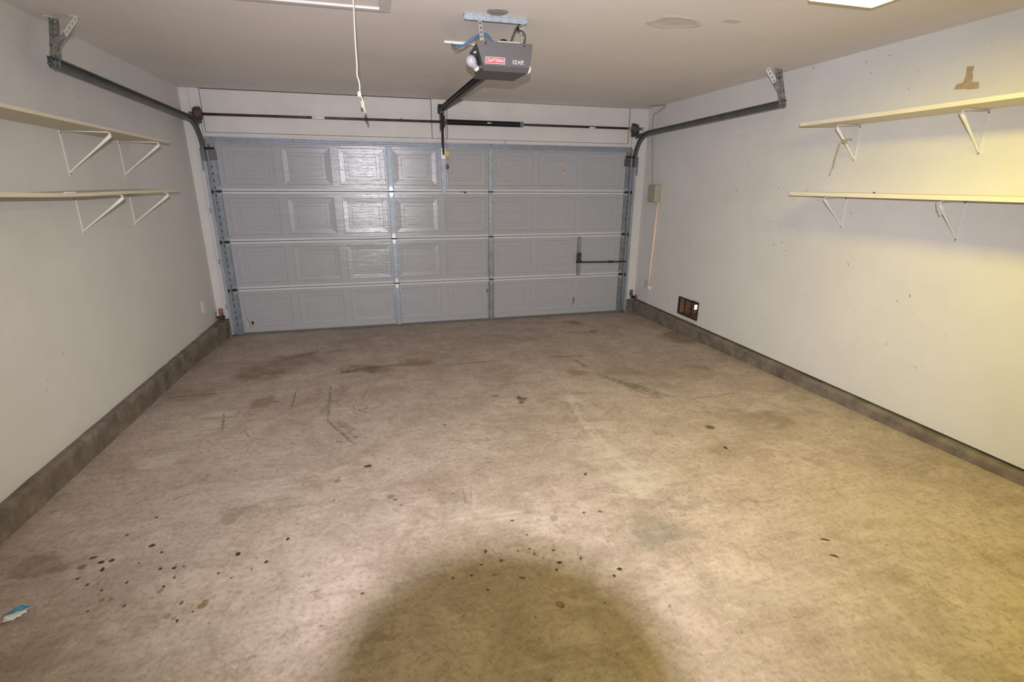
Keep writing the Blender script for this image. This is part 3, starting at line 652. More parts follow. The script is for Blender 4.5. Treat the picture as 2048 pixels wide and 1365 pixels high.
# top roller fixtures
for xe, sgn in ((-1.655, -1), (3.240, 1)):
    q = MB().bbox(xe-0.035, xe+0.035, Y0-0.020, Y0-0.002, 1.975, 2.070, 0.003, 1)
    base = q.build('top_fixture', M['track'] if sgn < 0 else M['cast'], door)
    q = MB().bbox(xe-0.052 if sgn < 0 else xe-0.03, xe+0.030, Y0-0.058, Y0-0.018, 2.078, 2.102, 0.003, 1)
    q.tube([(xe, Y0-0.066, 2.088), (xe+0.085*sgn, Y0-0.066, 2.088)], 0.007, 8)
    q.build('roller_stem', M['dark'], base)
    xr = xe+0.062*sgn
    MB().lathe((xr-0.010, Y0-0.066, 2.088), (1, 0, 0), [(0, 0.016), (0.003, 0.023), (0.017, 0.023), (0.020, 0.016)], 16).build('roller', M['dark'], base)
# bottom corner brackets
for xe, sgn in ((-1.66, -1), (3.262, 1)):
    q = MB().box(xe-0.036, xe+0.036, Y0-0.022, Y0-0.001, 0.016, 0.12)
    q.tube([(xe, Y0-0.062, 0.055), (xe+0.08*sgn, Y0-0.062, 0.055)], 0.006, 8)
    q.box(xe-0.02, xe+0.02, Y0-0.068, Y0-0.02, 0.045, 0.065)
    q.build('bottom_bracket', M['galv_dull'], door)
# side lock
lk = MB().bbox(2.585, 2.650, Y0-0.030, Y0-0.016, 0.735, 0.860, 0.004, 1).build('lock_plate', M['cast'], door)
q = MB().tube([(2.600, Y0-0.034, 0.800), (2.600, Y0-0.042, 0.848), (2.622, Y0-0.044, 0.866), (2.640, Y0-0.040, 0.850), (2.638, Y0-0.034, 0.810)], 0.006, 8)
q.tube([(2.590, Y0-0.036, 0.742), (2.604, Y0-0.040, 0.792), (2.632, Y0-0.040, 0.770), (2.655, Y0-0.038, 0.745)], 0.008, 8)
q.build('lock_handle', M['dark'], lk)
q = MB().bar((2.575, Y0-0.030, 0.738), (3.310, Y0-0.040, 0.724), 0.020, 0.006, (0, 1, 0))
q.bar((3.05, Y0-0.036, 0.730), (3.12, Y0-0.037, 0.729), 0.028, 0.012, (0, 1, 0))
q.build('lock_bolt', M['dark'], lk)
# scrapes and chips in the paint (their own colour)
def chip(pts, mt, y=Y0-0.0008, name='paint_chip'):
    MB().prism([(a, y, b) for a, b in pts], (0, -0.0006, 0)).build(name, mt, door)
chip([(-1.578, 0.19), (-1.570, 0.19), (-1.545, 0.10), (-1.585, 0.095), (-1.585, 0.14)], M['scuff'])
chip([(-1.576, 0.192), (-1.568, 0.192), (-1.538, 0.085), (-1.546, 0.085)], M['scuff_dark'], Y0-0.0016)
for (a, b) in ((2.345, 1.99), (2.36, 1.87)):
    chip([(a-0.010, b+0.045), (a+0.012, b+0.052), (a+0.016, b+0.01), (a+0.008, b-0.03), (a-0.006, b-0.045), (a-0.012, b-0.01)], M['scuff'], Y0+0.003)
    chip([(a-0.004, b+0.048), (a+0.008, b+0.046), (a+0.004, b+0.030), (a-0.005, b+0.032)], M['scuff_dark'], Y0+0.002)
    chip([(a-0.002, b-0.020), (a+0.006, b-0.022), (a+0.001, b-0.045)], M['scuff_dark'], Y0+0.002)
chip([(2.560, 0.245), (2.590, 0.25), (2.588, 0.215), (2.575, 0.135), (2.565, 0.14)], M['scuff_dark'])
chip([(3.075, 0.26), (3.085, 0.262), (3.10, 0.15), (3.088, 0.148)], M['scuff'])
chip([(1.335, 0.415), (1.362, 0.43), (1.362, 0.375), (1.34, 0.37)], M['scuff_dark'])
chip([(1.02, 1.652), (1.09, 1.655), (1.095, 1.632), (1.075, 1.630), (1.07, 1.645), (1.02, 1.644)], M['dark'], Y0-0.0106)
chip([(-1.535, 0.145), (-1.520, 0.165), (-1.505, 0.14), (-1.52, 0.105)], M['dark'], Y0-0.002)

# ---------------------------------------------------------------- door tracks
CPROF = [(0, -.029), (.034, -.029), (.034, -.021), (.031, -.021), (.031, -.026), (.003, -.026), (.003, .026), (.031, .026), (.031, .021), (.034, .021), (.034, .029), (0, .029)]
def strap_strip(q, p0, p1, wd, th, up, holes):
    """perforated flat strip"""
    p0 = V(p0); p1 = V(p1); d = (p1-p0); n = d.normalized(); u = V(up); u = (u-n*u.dot(n)).normalized(); r = n.cross(u)
    e = wd*0.30
    q.bar(p0+r*(wd-e)/2, p1+r*(wd-e)/2, e, th, u); q.bar(p0-r*(wd-e)/2, p1-r*(wd-e)/2, e, th, u)
    L_ = d.length; ln = L_/holes
    for k in range(holes+1):
        a = max(0, k*ln-ln*0.28); b = min(L_, k*ln+ln*0.28)
        q.bar(p0+n*a, p0+n*b, wd-2*e+0.001, th*0.98, u)

def track(side):
    s_ = 1 if side == 'left' else -1
    xw = -1.742 if side == 'left' else 3.338
    yend = 3.76 if side == 'left' else 3.82
    t = thing('door_track', (xw, 6.336, 0), 'steel track for the door rollers on the %s, bending up from the jamb to run under the ceiling' % ('shelf side with the low brown photo eye' if 0 else side), 'door track', 'garage door tracks')
    yv = Y0-0.062
    # vertical run, galvanized
    q = MB().sweep(CPROF, [(xw, yv, 0.03), (xw, yv, 1.96)], (s_, 0, 0))
    q.box(min(xw, xw-0.004*s_), max(xw, xw-0.004*s_), yv-0.01, YD-0.02, 0.03, 1.96)
    q.build('vertical_rail', M['galv'], t)
    pts = [(xw, yv, 1.96), (xw, yv, 2.04)]
    R = 0.31; zc = 2.045
    for k in range(1, 13):
        a = PI/2*k/12
        pts.append((xw, yv-R+R*math.cos(a), zc+R*math.sin(a)))
    pts.append((xw, yend, 2.395))
    MB().sweep(CPROF, pts, (s_, 0, 0)).build('horizontal_rail', M['track'], t)
    # plate fixing rail to the jamb at the bend, and the jamb clips
    q = MB().box(xw-0.006*s_ if s_ > 0 else xw, xw if s_ > 0 else xw+0.006, yv-0.06, YD-0.02, 1.86, 2.09)
    q.build('flag_bracket', M['galv_dull'], t)
    for zz in (0.35, 0.88, 1.45):
        MB().box(xw-0.03*s_ if s_ > 0 else xw, xw if s_ > 0 else xw+0.03, YD-0.026, YD-0.0205, zz-0.03, zz+0.03).build('jamb_clip', M['galv_dull'], t)
    # horizontal strut from the bearing plate to the rail
    MB().bar((xw+0.006*s_, yv+0.04, 2.335), (xw+0.004*s_, yv-0.26, 2.360), 0.05, 0.004, (1, 0, 0)).build('bearing_arm', M['track'], t)
    # perforated hangers
    if side == 'left':
        A = (xw+0.012, yend+0.02, 2.43); ctop = (-1.800, 4.03, ZC-0.002); dtop = (-1.650, 3.99, ZC-0.002); low = (xw+0.012, yend+0.01, 2.365)
    else:
        A = (xw-0.010, yend+0.02, 2.43); ctop = (3.348, 3.96, ZC-0.002); dtop = (3.246, 3.985, ZC-0.002); low = (xw-0.006, yend+0.005, 2.365)
    q = MB()
    strap_strip(q, low, ctop, 0.036, 0.003, (1, 0, 0), 9)
    strap_strip(q, V(low)+V((0.017*s_, 0.016, 0)), V(ctop)+V((0.017*s_, 0.016, 0)), 0.034, 0.003, (0, 1, 0), 9)
    q.build('hanger_angle', M['strap'], t)
    q = MB()
    strap_strip(q, A, dtop, 0.036, 0.003, (1, 0.2, 0), 8)
    q.build('diagonal_angle', M['strap'], t)
    for c in (ctop, dtop):
        q = MB()
        q.box(c[0]-0.025, c[0]+0.025, c[1]-0.03, c[1]+0.03, ZC-0.003, ZC-0.0003)
        q.lathe((c[0], c[1], ZC-0.008), (0, 0, 1), [(0, 0.006), (0.006, 0.007)], 8)
        q.build('ceiling_foot', M['strap_white'], t)
    q = MB()
    e = 0.36
    mid = V(A)+(V(dtop)-V(A))*0.55
    strap_strip(q, mid+V((0.0025*s_, -0.002, 0)), V(dtop)+V((0.0025*s_, -0.002, 0)), 0.037, 0.003, (1, 0.2, 0), 4)
    q.build('painted_end', M['strap_white'], t)
    MB().lathe((xw-0.004*s_ if s_ > 0 else xw-0.012, yend+0.01, 2.385), (1, 0, 0), [(0, 0.011), (0.016, 0.011)], 6).build('track_bolt', M['brass'], t)
    return t
track('left')['label'] = 'steel roller track above the left wall shelves, hung by a perforated V'
tr = track('right')
tr['label'] = 'steel roller track along the right wall, curving up above the olive box'

# ---------------------------------------------------------------- torsion spring assembly
ys_, zs_ = 6.292, 2.424
ts = thing('torsion_spring_assembly', (0.78, ys_, zs_), 'long brown shaft with black torsion spring running over the garage door', 'torsion spring')
MB().tube([(-1.775, ys_, 2.419), (0.80, ys_, 2.427)], 0.0135, 12).build('shaft', M['shaft'], ts)
MB().tube([(0.80, ys_, 2.427), (3.16, ys_, 2.428)], 0.0135, 12).build('shaft', M['shaft_dark'], ts)
MB().tube([(3.16, ys_, 2.428), (3.38, ys_, 2.428)], 0.0138, 12).build('shaft_end', M['copper'], ts)
for a, b in ((-0.60, -0.47), (2.64, 2.72)):
    MB().tube([(a, ys_, 2.4225), (b, ys_, 2.4228)], 0.0148, 12).build('shaft_label', M['paper'], ts)
q = MB(); n = 118; sp = []
for i in range(n*10+1):
    a = 2*PI*i/10
    sp.append((0.875+0.87*i/(n*10), ys_+0.0275*math.cos(a), 2.427+0.0275*math.sin(a)))
q.tube(sp, 0.0040, 5)
q.tube([(0.87, ys_, 2.427), (1.75, ys_, 2.428)], 0.0235, 14)
q.build('spring', M['spring'], ts)
MB().prism([(1.335, ys_-0.0315, 2.424), (1.348, ys_-0.0315, 2.437), (1.395, ys_-0.0315, 2.432), (1.398, ys_-0.0315, 2.427), (1.350, ys_-0.0315, 2.420)], (0, -0.001, 0)).build('worn_label', M['beige'], ts)
MB().lathe((0.845, ys_, 2.427), (1, 0, 0), [(0, 0.020), (0.004, 0.036), (0.010, 0.036), (0.014, 0.026), (0.04, 0.026)], 16).build('stationary_cone', M['cast'], ts)
q = MB().lathe((1.745, ys_, 2.427), (1, 0, 0), [(0, 0.026), (0.012, 0.030), (0.016, 0.024), (0.044, 0.022), (0.048, 0.016)], 16)
q.box(1.765, 1.785, ys_-0.010, ys_+0.010, 2.395, 2.462)
q.build('winding_cone', M['galv_dull'], ts)
q = MB().box(0.838, 0.844, ys_-0.035, YD-0.014, 2.372, 2.50)
q.box(0.795, 0.844, YD-0.020, YD-0.014, 2.34, 2.535)
q.build('center_bearing_plate', M['cast'], ts)
MB().lathe((0.35, ys_, 2.436), (0, 0, 1), [(0, 0.006), (0.014, 0.005)], 8).build('set_screw', M['brass'], ts)
for side, xd in ((-1, -1.702), (1, 3.262)):
    mt = M['rust'] if side < 0 else M['cast']
    q = MB()
    prof = [(0, 0.030), (0.002, 0.060)]
    for k in range(6):
        prof += [(0.004+k*0.007, 0.058), (0.0075+k*0.007, 0.051)]
    prof += [(0.048, 0.058), (0.052, 0.062), (0.056, 0.030), (0.066, 0.024)]
    q.lathe((xd+0.03*side, ys_, 2.422), (-side, 0, 0), prof, 22)
    for k in range(8):
        a = 2*PI*k/8
        q.box(xd-0.004, xd+0.004, ys_+0.061*math.cos(a)-0.006, ys_+0.061*math.cos(a)+0.006, 2.422+0.061*math.sin(a)-0.006, 2.422+0.061*math.sin(a)+0.006)
    q.build('cable_drum', mt, ts)
    xb = xd+0.042*side
    q = MB().prism([(xb, YD-0.021, 2.335), (xb, YD-0.021, 2.50), (xb, ys_-0.02, 2.47), (xb, ys_-0.045, 2.43), (xb, ys_-0.045, 2.345)], (0.004*side, 0, 0))
    q.box(min(xb, xb-0.04*side), max(xb, xb-0.04*side), YD-0.026, YD-0.021, 2.335, 2.50)
    q.build('end_bearing_plate', mt, ts)
    MB().tube([(xd, ys_+0.055, 2.42), (xd+0.02*side, YD-0.03, 1.2), (xd+0.03*side, YD-0.03, 0.08)], 0.0016, 5).build('lift_cable', M['wire_grey'], ts)
MB().tube([(-1.790, ys_, 2.420), (-1.760, ys_, 2.420)], 0.018, 10).build('shaft_collar', M['track'], ts)
MB().lathe((3.360, ys_, 2.428), (1, 0, 0), [(0, 0.022), (0.03, 0.020)], 10).build('shaft_collar', M['beige'], ts)

# ---------------------------------------------------------------- opener
op = thing('garage_door_opener', (0.80, 3.27, 2.38), 'charcoal ceiling-hung door opener unit with red badge, bulbs and black drive rail', 'door opener')
# folded grey cover: rear plate, lower bevel, bottom
c = [(0.632, 3.252, 2.540), (0.975, 3.250, 2.542), (0.962, 3.262, 2.418), (0.957, 3.282, 2.392), (0.681, 3.282, 2.392), (0.676, 3.262, 2.418)]
fr = [(0.655, 3.505, 2.385), (0.925, 3.505, 2.385)]
q = MB()
vs = [V(p) for p in c]+[V(p) for p in fr]
q.add(vs, [(5, 2, 1, 0), (4, 3, 2, 5), (6, 7, 3, 4)])
back = [p+V((0, 0.004, 0.002)) for p in vs]
q.add(back, [(0, 1, 2, 5), (5, 2, 3, 4), (4, 3, 7, 6)])
q.add([vs[0], vs[1], back[1], back[0]], [(0, 1, 2, 3)])
for a, b in ((0, 5), (5, 4), (4, 6), (1, 2), (2, 3), (3, 7)):
    q.add([vs[a], vs[b], back[b], back[a]], [(0, 1, 2, 3)])
q.build('cover', M['unit'], op)
# black end plates (the lamp sides) and chassis
q = MB()
q.prism([(0.640, 3.262, 2.534), (0.640, 3.520, 2.534), (0.660, 3.530, 2.505), (0.672, 3.500, 2.392), (0.688, 3.290, 2.396)], (0.012, 0, 0))
q.prism([(0.965, 3.262, 2.534), (0.965, 3.520, 2.534), (0.945, 3.530, 2.505), (0.925, 3.500, 2.392), (0.950, 3.290, 2.398)], (-0.012, 0, 0))
q.box(0.690, 0.930, 3.285, 3.505, 2.400, 2.530)
q.box(0.652, 0.954, 3.270, 3.520, 2.528, 2.534)
q.build('chassis', M['unit_black'], op)
for (yy, zz) in ((3.34, 2.50), (3.37, 2.505), (3.42, 2.492)):
    MB().lathe((0.650, yy, zz), (-1, 0, 0), [(0, 0.006), (0.010, 0.004)], 8).build('terminal_screw', M['zinc'], op)
# white logic cover and the motor cap on top
q = MB().bbox(0.765, 0.905, 3.262, 3.40, 2.535, 2.552, 0.003, 1)
q.box(0.80, 0.815, 3.259, 3.262, 2.540, 2.545)
q.build('top_plate', M['beige'], op)
MB().lathe((0.815, 3.33, 2.550), (0, 0, 1), [(0, 0.030), (0.014, 0.030), (0.024, 0.018), (0.026, 0.004)], 18).build('motor_cap', M['dark'], op)
for xx in (0.690, 0.925):
    MB().lathe((xx, 3.2505, 2.530), (0, -1, 0), [(0, 0.0055), (0.003, 0.005)], 8).build('cover_screw', M['dark'], op)
def bulb(cx, cy, cz, d, mt):
    d = V(d).normalized(); q = MB()
    prof = [(-0.046, 0.0165), (-0.032, 0.019), (-0.024, 0.0245), (-0.014, 0.0300), (0.0, 0.0325), (0.012, 0.030), (0.022, 0.024), (0.029, 0.013), (0.0325, 0.001)]
    q.lathe((cx, cy, cz), d, prof, 20)
    o = q.build('light_bulb', mt, op)
    MB().lathe(V((cx, cy, cz))-d*0.062, d, [(0, 0.0175), (0.018, 0.0175)], 14).build('bulb_socket', M['white'], o)
    return o
bulb(0.622, 3.36, 2.455, (-0.62, -0.25, 0.62), M['bulb'])
bulb(0.975, 3.385, 2.435, (0.9, 0.05, -0.25), M['bulb_warm'])
# drive rail
ra, rb = V((0.800, 3.50, 2.468)), V((0.806, 6.355, 2.562))
q = MB()
dr = (rb-ra).normalized()
q.bar(ra, rb, 0.006, 0.052, (0, 0, 1))
q.bar(ra+V((0, 0, 0.024)), rb+V((0, 0, 0.024)), 0.030, 0.005, (0, 0, 1)).bar(ra-V((0, 0, 0.024)), rb-V((0, 0, 0.024)), 0.042, 0.006, (0, 0, 1))
rail = q.build('drive_rail', M['dark'], op)
MB().bar(ra-V((0, 0, 0.028)), rb-V((0, -0.0, 0.028)), 0.016, 0.002, (0, 0, 1)).build('rail_groove', M['track'], rail)
q = MB().tube([ra+V((-0.024, 0, -0.010)), rb+V((-0.022, -0.1, -0.008))], 0.0065, 6).tube([ra+V((0.024, 0, -0.012)), rb+V((0.022, -0.1, -0.010))], 0.0065, 6)
q.build('drive_chain', M['wire_black'], rail)
q = MB().bar((0.775, 6.345, 2.562), (0.835, 6.345, 2.562), 0.07, 0.07, (0, 0, 1))
q.box(0.780, 0.832, 6.345, YD-0.015, 2.52, 2.62)
q.lathe((0.786, 6.315, 2.556), (1, 0, 0), [(0, 0.034), (0.010, 0.034), (0.012, 0.020), (0.030, 0.020), (0.032, 0.034), (0.040, 0.034)], 16)
q.build('header_pulley', M['dark'], rail)
MB().bbox(0.784, 0.828, 6.18, 6.275, 2.505, 2.548, 0.004, 1).build('trolley', M['cast'], op)
arm = MB().bar((0.806, 6.235, 2.525), (0.820, 6.345, 2.18), 0.030, 0.006, (0, 1, 0)).build('door_arm', M['dark'], op)
MB().bar((0.818, 6.330, 2.275), (0.824, 6.345, 2.070), 0.026, 0.012, (0, 1, 0)).build('arm_extension', M['dark'], arm)
q = MB().box(0.808, 0.812, 6.335, Y0-0.020, 2.05, 2.10).box(0.836, 0.840, 6.335, Y0-0.020, 2.05, 2.10).box(0.800, 0.848, Y0-0.024, Y0-0.020, 2.03, 2.16)
q.build('arm_bracket', M['zinc'], op)
MB().tube([(0.790, 6.30, 2.36), (0.785, 6.30, 2.33), (0.800, 6.30, 2.31), (0.812, 6.30, 2.335), (0.803, 6.30, 2.36)], 0.004, 6).build('chain_loop', M['galv_dull'], op)
# emergency release cord with tag and grip
q = MB().tube([(0.836, 6.225, 2.50), (0.842, 6.225, 2.30), (0.846, 6.225, 2.10), (0.848, 6.225, 1.93)], 0.0032, 6)
rc = q.build('release_cord', M['cord_red'], op)
MB().bbox(0.826, 0.872, 6.218, 6.222, 2.045, 2.105, 0.0015, 1).build('warning_tag', M['yellow'], rc)
MB().lathe((0.850, 6.225, 1.905), (0, 0, 1), [(0, 0.006), (0.012, 0.017), (0.035, 0.019), (0.055, 0.010), (0.062, 0.004)], 12).build('pull_grip', M['red_grip'], rc)
# hangers: slotted angle on the ceiling and two legs
q = MB()
a0, a1 = V((0.567, 3.262, ZC-0.010)), V((0.940, 3.262, ZC-0.010))
q.box(a0.x, a1.x, 3.262, 3.302, ZC-0.004, ZC-0.0005)
q.box(a0.x, a1.x, 3.260, 3.263, ZC-0.034, ZC-0.028).box(a0.x, a1.x, 3.260, 3.263, ZC-0.008, ZC-0.001)
q.box(a0.x, a1.x, 3.2632, 3.2645, ZC-0.030, ZC-0.006)
for k in range(8):
    xx = a0.x+k*(a1.x-a0.x-0.008)/7
    q.box(xx, xx+0.010, 3.260, 3.2632, ZC-0.030, ZC-0.006)
q.build('ceiling_angle', M['galv'], op)
for (x0_, x1_) in ((0.657, 0.675), (0.905, 0.925)):
    q = MB()
    strap_strip(q, (x0_, 3.272, ZC-0.012), (x1_, 3.275, 2.535), 0.024, 0.003, (0, 1, 0), 6)
    q.build('hanging_leg', M['strap'], op)
    MB().lathe((x0_, 3.258, ZC-0.018), (0, 1, 0), [(0, 0.008), (0.006, 0.008)], 6).build('leg_bolt', M['galv'], op)

def text_mesh(txt, size, matrix_fn, name, mt, parent, depth=0.0006, bold=0.0, sx=1.0, shear=0.0):
    cu = bpy.data.curves.new('lettering', 'FONT'); cu.body = txt; cu.size = size; cu.extrude = depth; cu.offset = bold; cu.shear = shear
    cu.resolution_u = 3
    to = bpy.data.objects.new('lettering_source', cu); COL.objects.link(to)
    dg = bpy.context.evaluated_depsgraph_get()
    me = bpy.data.meshes.new_from_object(to.evaluated_get(dg))
    bpy.data.objects.remove(to); bpy.data.curves.remove(cu)
    xs = [v.co.x for v in me.vertices]; zs = [v.co.y for v in me.vertices]
    x0, x1, z0, z1 = min(xs), max(xs), min(zs), max(zs)
    off = WLOC[parent.name]
    for v in me.vertices:
        v.co = matrix_fn((v.co.x-x0)/(x1-x0), (v.co.y-z0)/(z1-z0), v.co.z)-off
    me.materials.append(mt)
    o = bpy.data.objects.new(name, me); COL.objects.link(o); o.parent = parent; WLOC[o.name] = off
    return o
def on_face(x0, x1, z0, z1, lift):
    def fn(a, b, d):
        z = z0+(z1-z0)*b
        y = 3.252+(2.540-z)/(2.540-2.418)*0.010-lift-d
        return V((x0+(x1-x0)*a, y, z))
    return fn
badge = MB()
bx0, bx1, bz0, bz1 = 0.688, 0.808, 2.428, 2.462
fn = on_face(bx0, bx1, bz0, bz1, 0.0008)
badge.add([fn(0, 0, 0), fn(1, 0, 0), fn(1, 1, 0), fn(0, 1, 0), fn(0, 0, -0.001), fn(1, 0, -0.001), fn(1, 1, -0.001), fn(0, 1, -0.001)],
          [(0, 1, 2, 3), (4, 7, 6, 5), (0, 4, 5, 1), (1, 5, 6, 2), (2, 6, 7, 3), (3, 7, 4, 0)])
bd = badge.build('badge', M['letter'], op)
q = MB(); fn = on_face(bx0+0.0022, bx1-0.0022, bz0+0.0025, bz1-0.0025, 0.0014)
q.add([fn(0, 0, 0), fn(1, 0, 0), fn(1, 1, 0), fn(0, 1, 0)], [(0, 1, 2, 3)])
q.build('badge_field', M['red'], bd)
text_mesh('CRAFTSMAN', 0.03, on_face(bx0+0.006, bx1-0.006, bz0+0.0075, bz1-0.0075, 0.0016), 'badge_lettering', M['letter'], bd, bold=0.0003)
text_mesh('1/2 H.P.', 0.03, on_face(0.856, 0.926, 2.432, 2.454, 0.0008), 'power_lettering', M['letter'], op, bold=0.0003)

# wires round the opener
def smooth_path(pts, n=8):
    pts = [V(p) for p in pts]; P = [pts[0]]+pts+[pts[-1]]; out = []
    for i in range(1, len(P)-2):
        for k in range(n):
            t = k/n; a, b, c_, d = P[i-1], P[i], P[i+1], P[i+2]
            out.append(0.5*((2*b)+(c_-a)*t+(2*a-5*b+4*c_-d)*t*t+(3*b-a-3*c_+d)*t**3))
    out.append(pts[-1]); return out
bw = smooth_path([(0.60, 3.88, 2.655), (0.545, 3.62, 2.60), (0.53, 3.44, 2.550), (0.575, 3.40, 2.545), (0.64, 3.38, 2.586), (0.690, 3.36, 2.605), (0.722, 3.35, 2.600), (0.755, 3.34, 2.560), (0.772, 3.34, 2.532)])
solo(MB().tube(bw, 0.0042, 8), 'control_wire', M['wire_blue'], 'blue low-voltage wire looping from the ceiling stick into the opener top', 'wire')
bw2 = smooth_path([(0.61, 3.89, 2.655), (0.555, 3.60, 2.585), (0.545, 3.44, 2.535), (0.592, 3.40, 2.548), (0.645, 3.385, 2.578), (0.685, 3.36, 2.600), (0.712, 3.35, 2.585), (0.735, 3.34, 2.530)])
solo(MB().tube(bw2, 0.0028, 8), 'control_wire', M['wire_blue'], 'thinner blue-grey wire hanging just below the blue wire left of the opener', 'wire')
bc = smooth_path([(0.848, 3.30, 2.548), (0.862, 3.285, 2.585), (0.880, 3.275, 2.625), (0.905, 3.27, 2.650), (0.922, 3.285, 2.658), (0.905, 3.29, 2.640), (0.885, 3.275, 2.618), (0.912, 3.262, 2.610), (0.931, 3.262, 2.585), (0.928, 3.27, 2.555), (0.912, 3.285, 2.540)])
solo(MB().tube(bc, 0.0052, 8), 'power_cord', M['wire_black'], 'black power cord bundled beside the opener hanger leg under the ceiling', 'cord')
solo(MB().bbox(0.534, 0.745, 3.885, 3.912, ZC-0.014, ZC, 0.002, 1), 'ceiling_batten', M['white'], 'short white stick fixed flat to the ceiling beyond the blue wire', 'batten')

# ---------------------------------------------------------------- ceiling items
# attic hatch with moulded frame
hx0, hx1, hy0, hy1 = -1.22, 0.157, 2.60, 3.335
ht = thing('attic_hatch', ((hx0+hx1)/2, (hy0+hy1)/2, ZC), 'white framed attic hatch in the ceiling with hanging pull cord', 'attic hatch')
def frame_ring(x0, x1, y0, y1, wd, z0, z1):
    q = MB()
    q.box(x0, x1, y0, y0+wd, z0, z1).box(x0, x1, y1-wd, y1, z0, z1).box(x0, x0+wd, y0+wd, y1-wd, z0, z1).box(x1-wd, x1, y0+wd, y1-wd, z0, z1)
    return q
frame_ring(hx0, hx1, hy0, hy1, 0.036, ZC-0.012, ZC-0.0005).build('frame', M['header'], ht)
frame_ring(hx0+0.020, hx1-0.020, hy0+0.020, hy1-0.020, 0.040, ZC-0.020, ZC-0.012).build('frame_moulding', M['header'], ht)
MB().box(hx0+0.065, hx1-0.065, hy0+0.065, hy1-0.065, ZC-0.006, ZC-0.0005).build('hatch_panel', M['ceiling'], ht)
pc = smooth_path([(-0.034, 2.97, ZC-0.007), (-0.036, 2.97, 2.55), (-0.040, 2.97, 2.42), (-0.041, 2.97, 2.32), (-0.044, 2.97, 2.275), (-0.036, 2.97, 2.24), (-0.036, 2.97, 2.205)])
cordo = solo(MB().tube(pc, 0.0034, 8), 'attic_pull_cord', M['cord'], 'off-white pull cord dangling from the attic hatch with knotted loose ends', 'pull cord', loc=(-0.034, 2.97, ZC-0.007))
WLOC[cordo.name] = V((-0.034, 2.97, ZC-0.007))
MB().lathe((-0.041, 2.968, 2.172), (0, 0, 1), [(0, 0.0085), (0.022, 0.008), (0.026, 0.004)], 10).build('cord_knob', M['plug'], cordo)
MB().tube(smooth_path([(-0.036, 2.97, 2.205), (-0.032, 2.965, 2.175), (-0.022, 2.962, 2.145), (-0.026, 2.962, 2.12)]), 0.0026, 6).build('cord_tail', M['cord'], cordo)
MB().prism([(-0.036, 2.960, 2.150), (-0.024, 2.960, 2.156), (-0.012, 2.960, 2.098), (-0.019, 2.960, 2.092), (-0.028, 2.960, 2.118), (-0.034, 2.960, 2.122)], (0, 0.003, 0)).build('cord_tassel', M['twine'], cordo)

# blank round plate
q = MB().lathe((0.747, 3.19, ZC-0.0058), (0, 0, 1), [(0, 0.056), (0.002, 0.060), (0.0055, 0.061)], 28)
cpv = solo(q, 'ceiling_cover_plate', M['disc'], 'round grey blank plate on the ceiling above the opener hanger', 'cover plate')
# plaster repair ring and small patch: low mounds in the ceiling skin
def ring_patch(name, cx, cy, rx, ry, rin, h, label, mt):
    q = MB(); n = 40; rows = []
    rnd = random.Random(3)
    wob = [1+0.07*math.sin(3*2*PI*k/n+1)+0.05*math.sin(5*2*PI*k/n) for k in range(n)]
    for t, hh in ((1.0, 0.0003), (0.93, h*0.7), (0.85, h), (0.75, h*0.6), (rin, 0.0006), (0.3, 0.0004)):
        rows.append([V((cx+rx*t*wob[k]*math.cos(2*PI*k/n), cy+ry*t*wob[k]*math.sin(2*PI*k/n), ZC-hh)) for k in range(n)])
    o = 0
    for r in rows: q.v += r
    for i in range(len(rows)-1):
        for k in range(n):
            k2 = (k+1) % n
            q.f.append([i*n+k, i*n+k2, (i+1)*n+k2, (i+1)*n+k]); q.sm.append(True)
    q.f.append([(len(rows)-1)*n+k for k in range(n)]); q.sm.append(False)
    return solo(q, name, mt, label, 'ceiling patch')
ring_patch('plaster_patch', 1.82, 3.10, 0.175, 0.115, 0.6, 0.004, 'oval plaster repair on the ceiling between opener and light fixture', M['patch'])
solo(MB().bbox(2.07, 2.18, 2.945, 3.015, ZC-0.0015, ZC-0.0002, 0.0005, 1), 'plaster_patch', M['patch'], 'small rectangular plaster smear on the ceiling near the light fixture', 'ceiling patch')

# fluorescent fixture
lf = thing('ceiling_light', ((FX0+FX1)/2, (FY0+FY1)/2, ZC), 'glowing fluorescent ceiling light with a boxy wraparound diffuser', 'ceiling light')
MB().bbox(FX0+0.02, FX1-0.02, FY0, FY1, ZC-0.035, ZC-0.0005, 0.003, 1).build('housing', M['white'], lf)
q = MB()
q.prism([(FX0, FY0+0.004, ZC-0.035), (FX0+0.012, FY0+0.004, 2.602), (FX1-0.012, FY0+0.004, 2.602), (FX1, FY0+0.004, ZC-0.035)], (0, FY1-FY0-0.008, 0))
q.build('diffuser', M['diffuser'], lf)

# ---------------------------------------------------------------- shelves and brackets
def shelf(name, x0, x1, y0, yend, zfun, th, mt, label, group):
    q = MB(); n = 40; rows = []
    for i in range(n+1):
        y = y0+(yend-y0)*i/n; z = zfun(y)
        rows.append([V((x0, y, z)), V((x1, y, z)), V((x1, y, z+th)), V((x0, y, z+th))])
    for r in rows: q.v += r
    for i in range(n):
        for k in range(4):
            k2 = (k+1) % 4
            q.f.append([i*4+k, i*4+k2, (i+1)*4+k2, (i+1)*4+k]); q.sm.append(False)
    q.f.append([0, 1, 2, 3]); q.sm.append(False); q.f.append([n*4+3, n*4+2, n*4+1, n*4]); q.sm.append(False)
    return solo(q, name, mt, label, 'shelf', group)
def lerp(y, t):
    for (a, za), (b, zb) in zip(t, t[1:]):
        if y <= b: return za+(zb-za)*max(0, min(1, (y-a)/(b-a)))
    return t[-1][1]
def smooth_lerp(t):
    return lambda y: sum(lerp(y+d*0.14, t) for d in (-2, -1, 0, 1, 2))/5
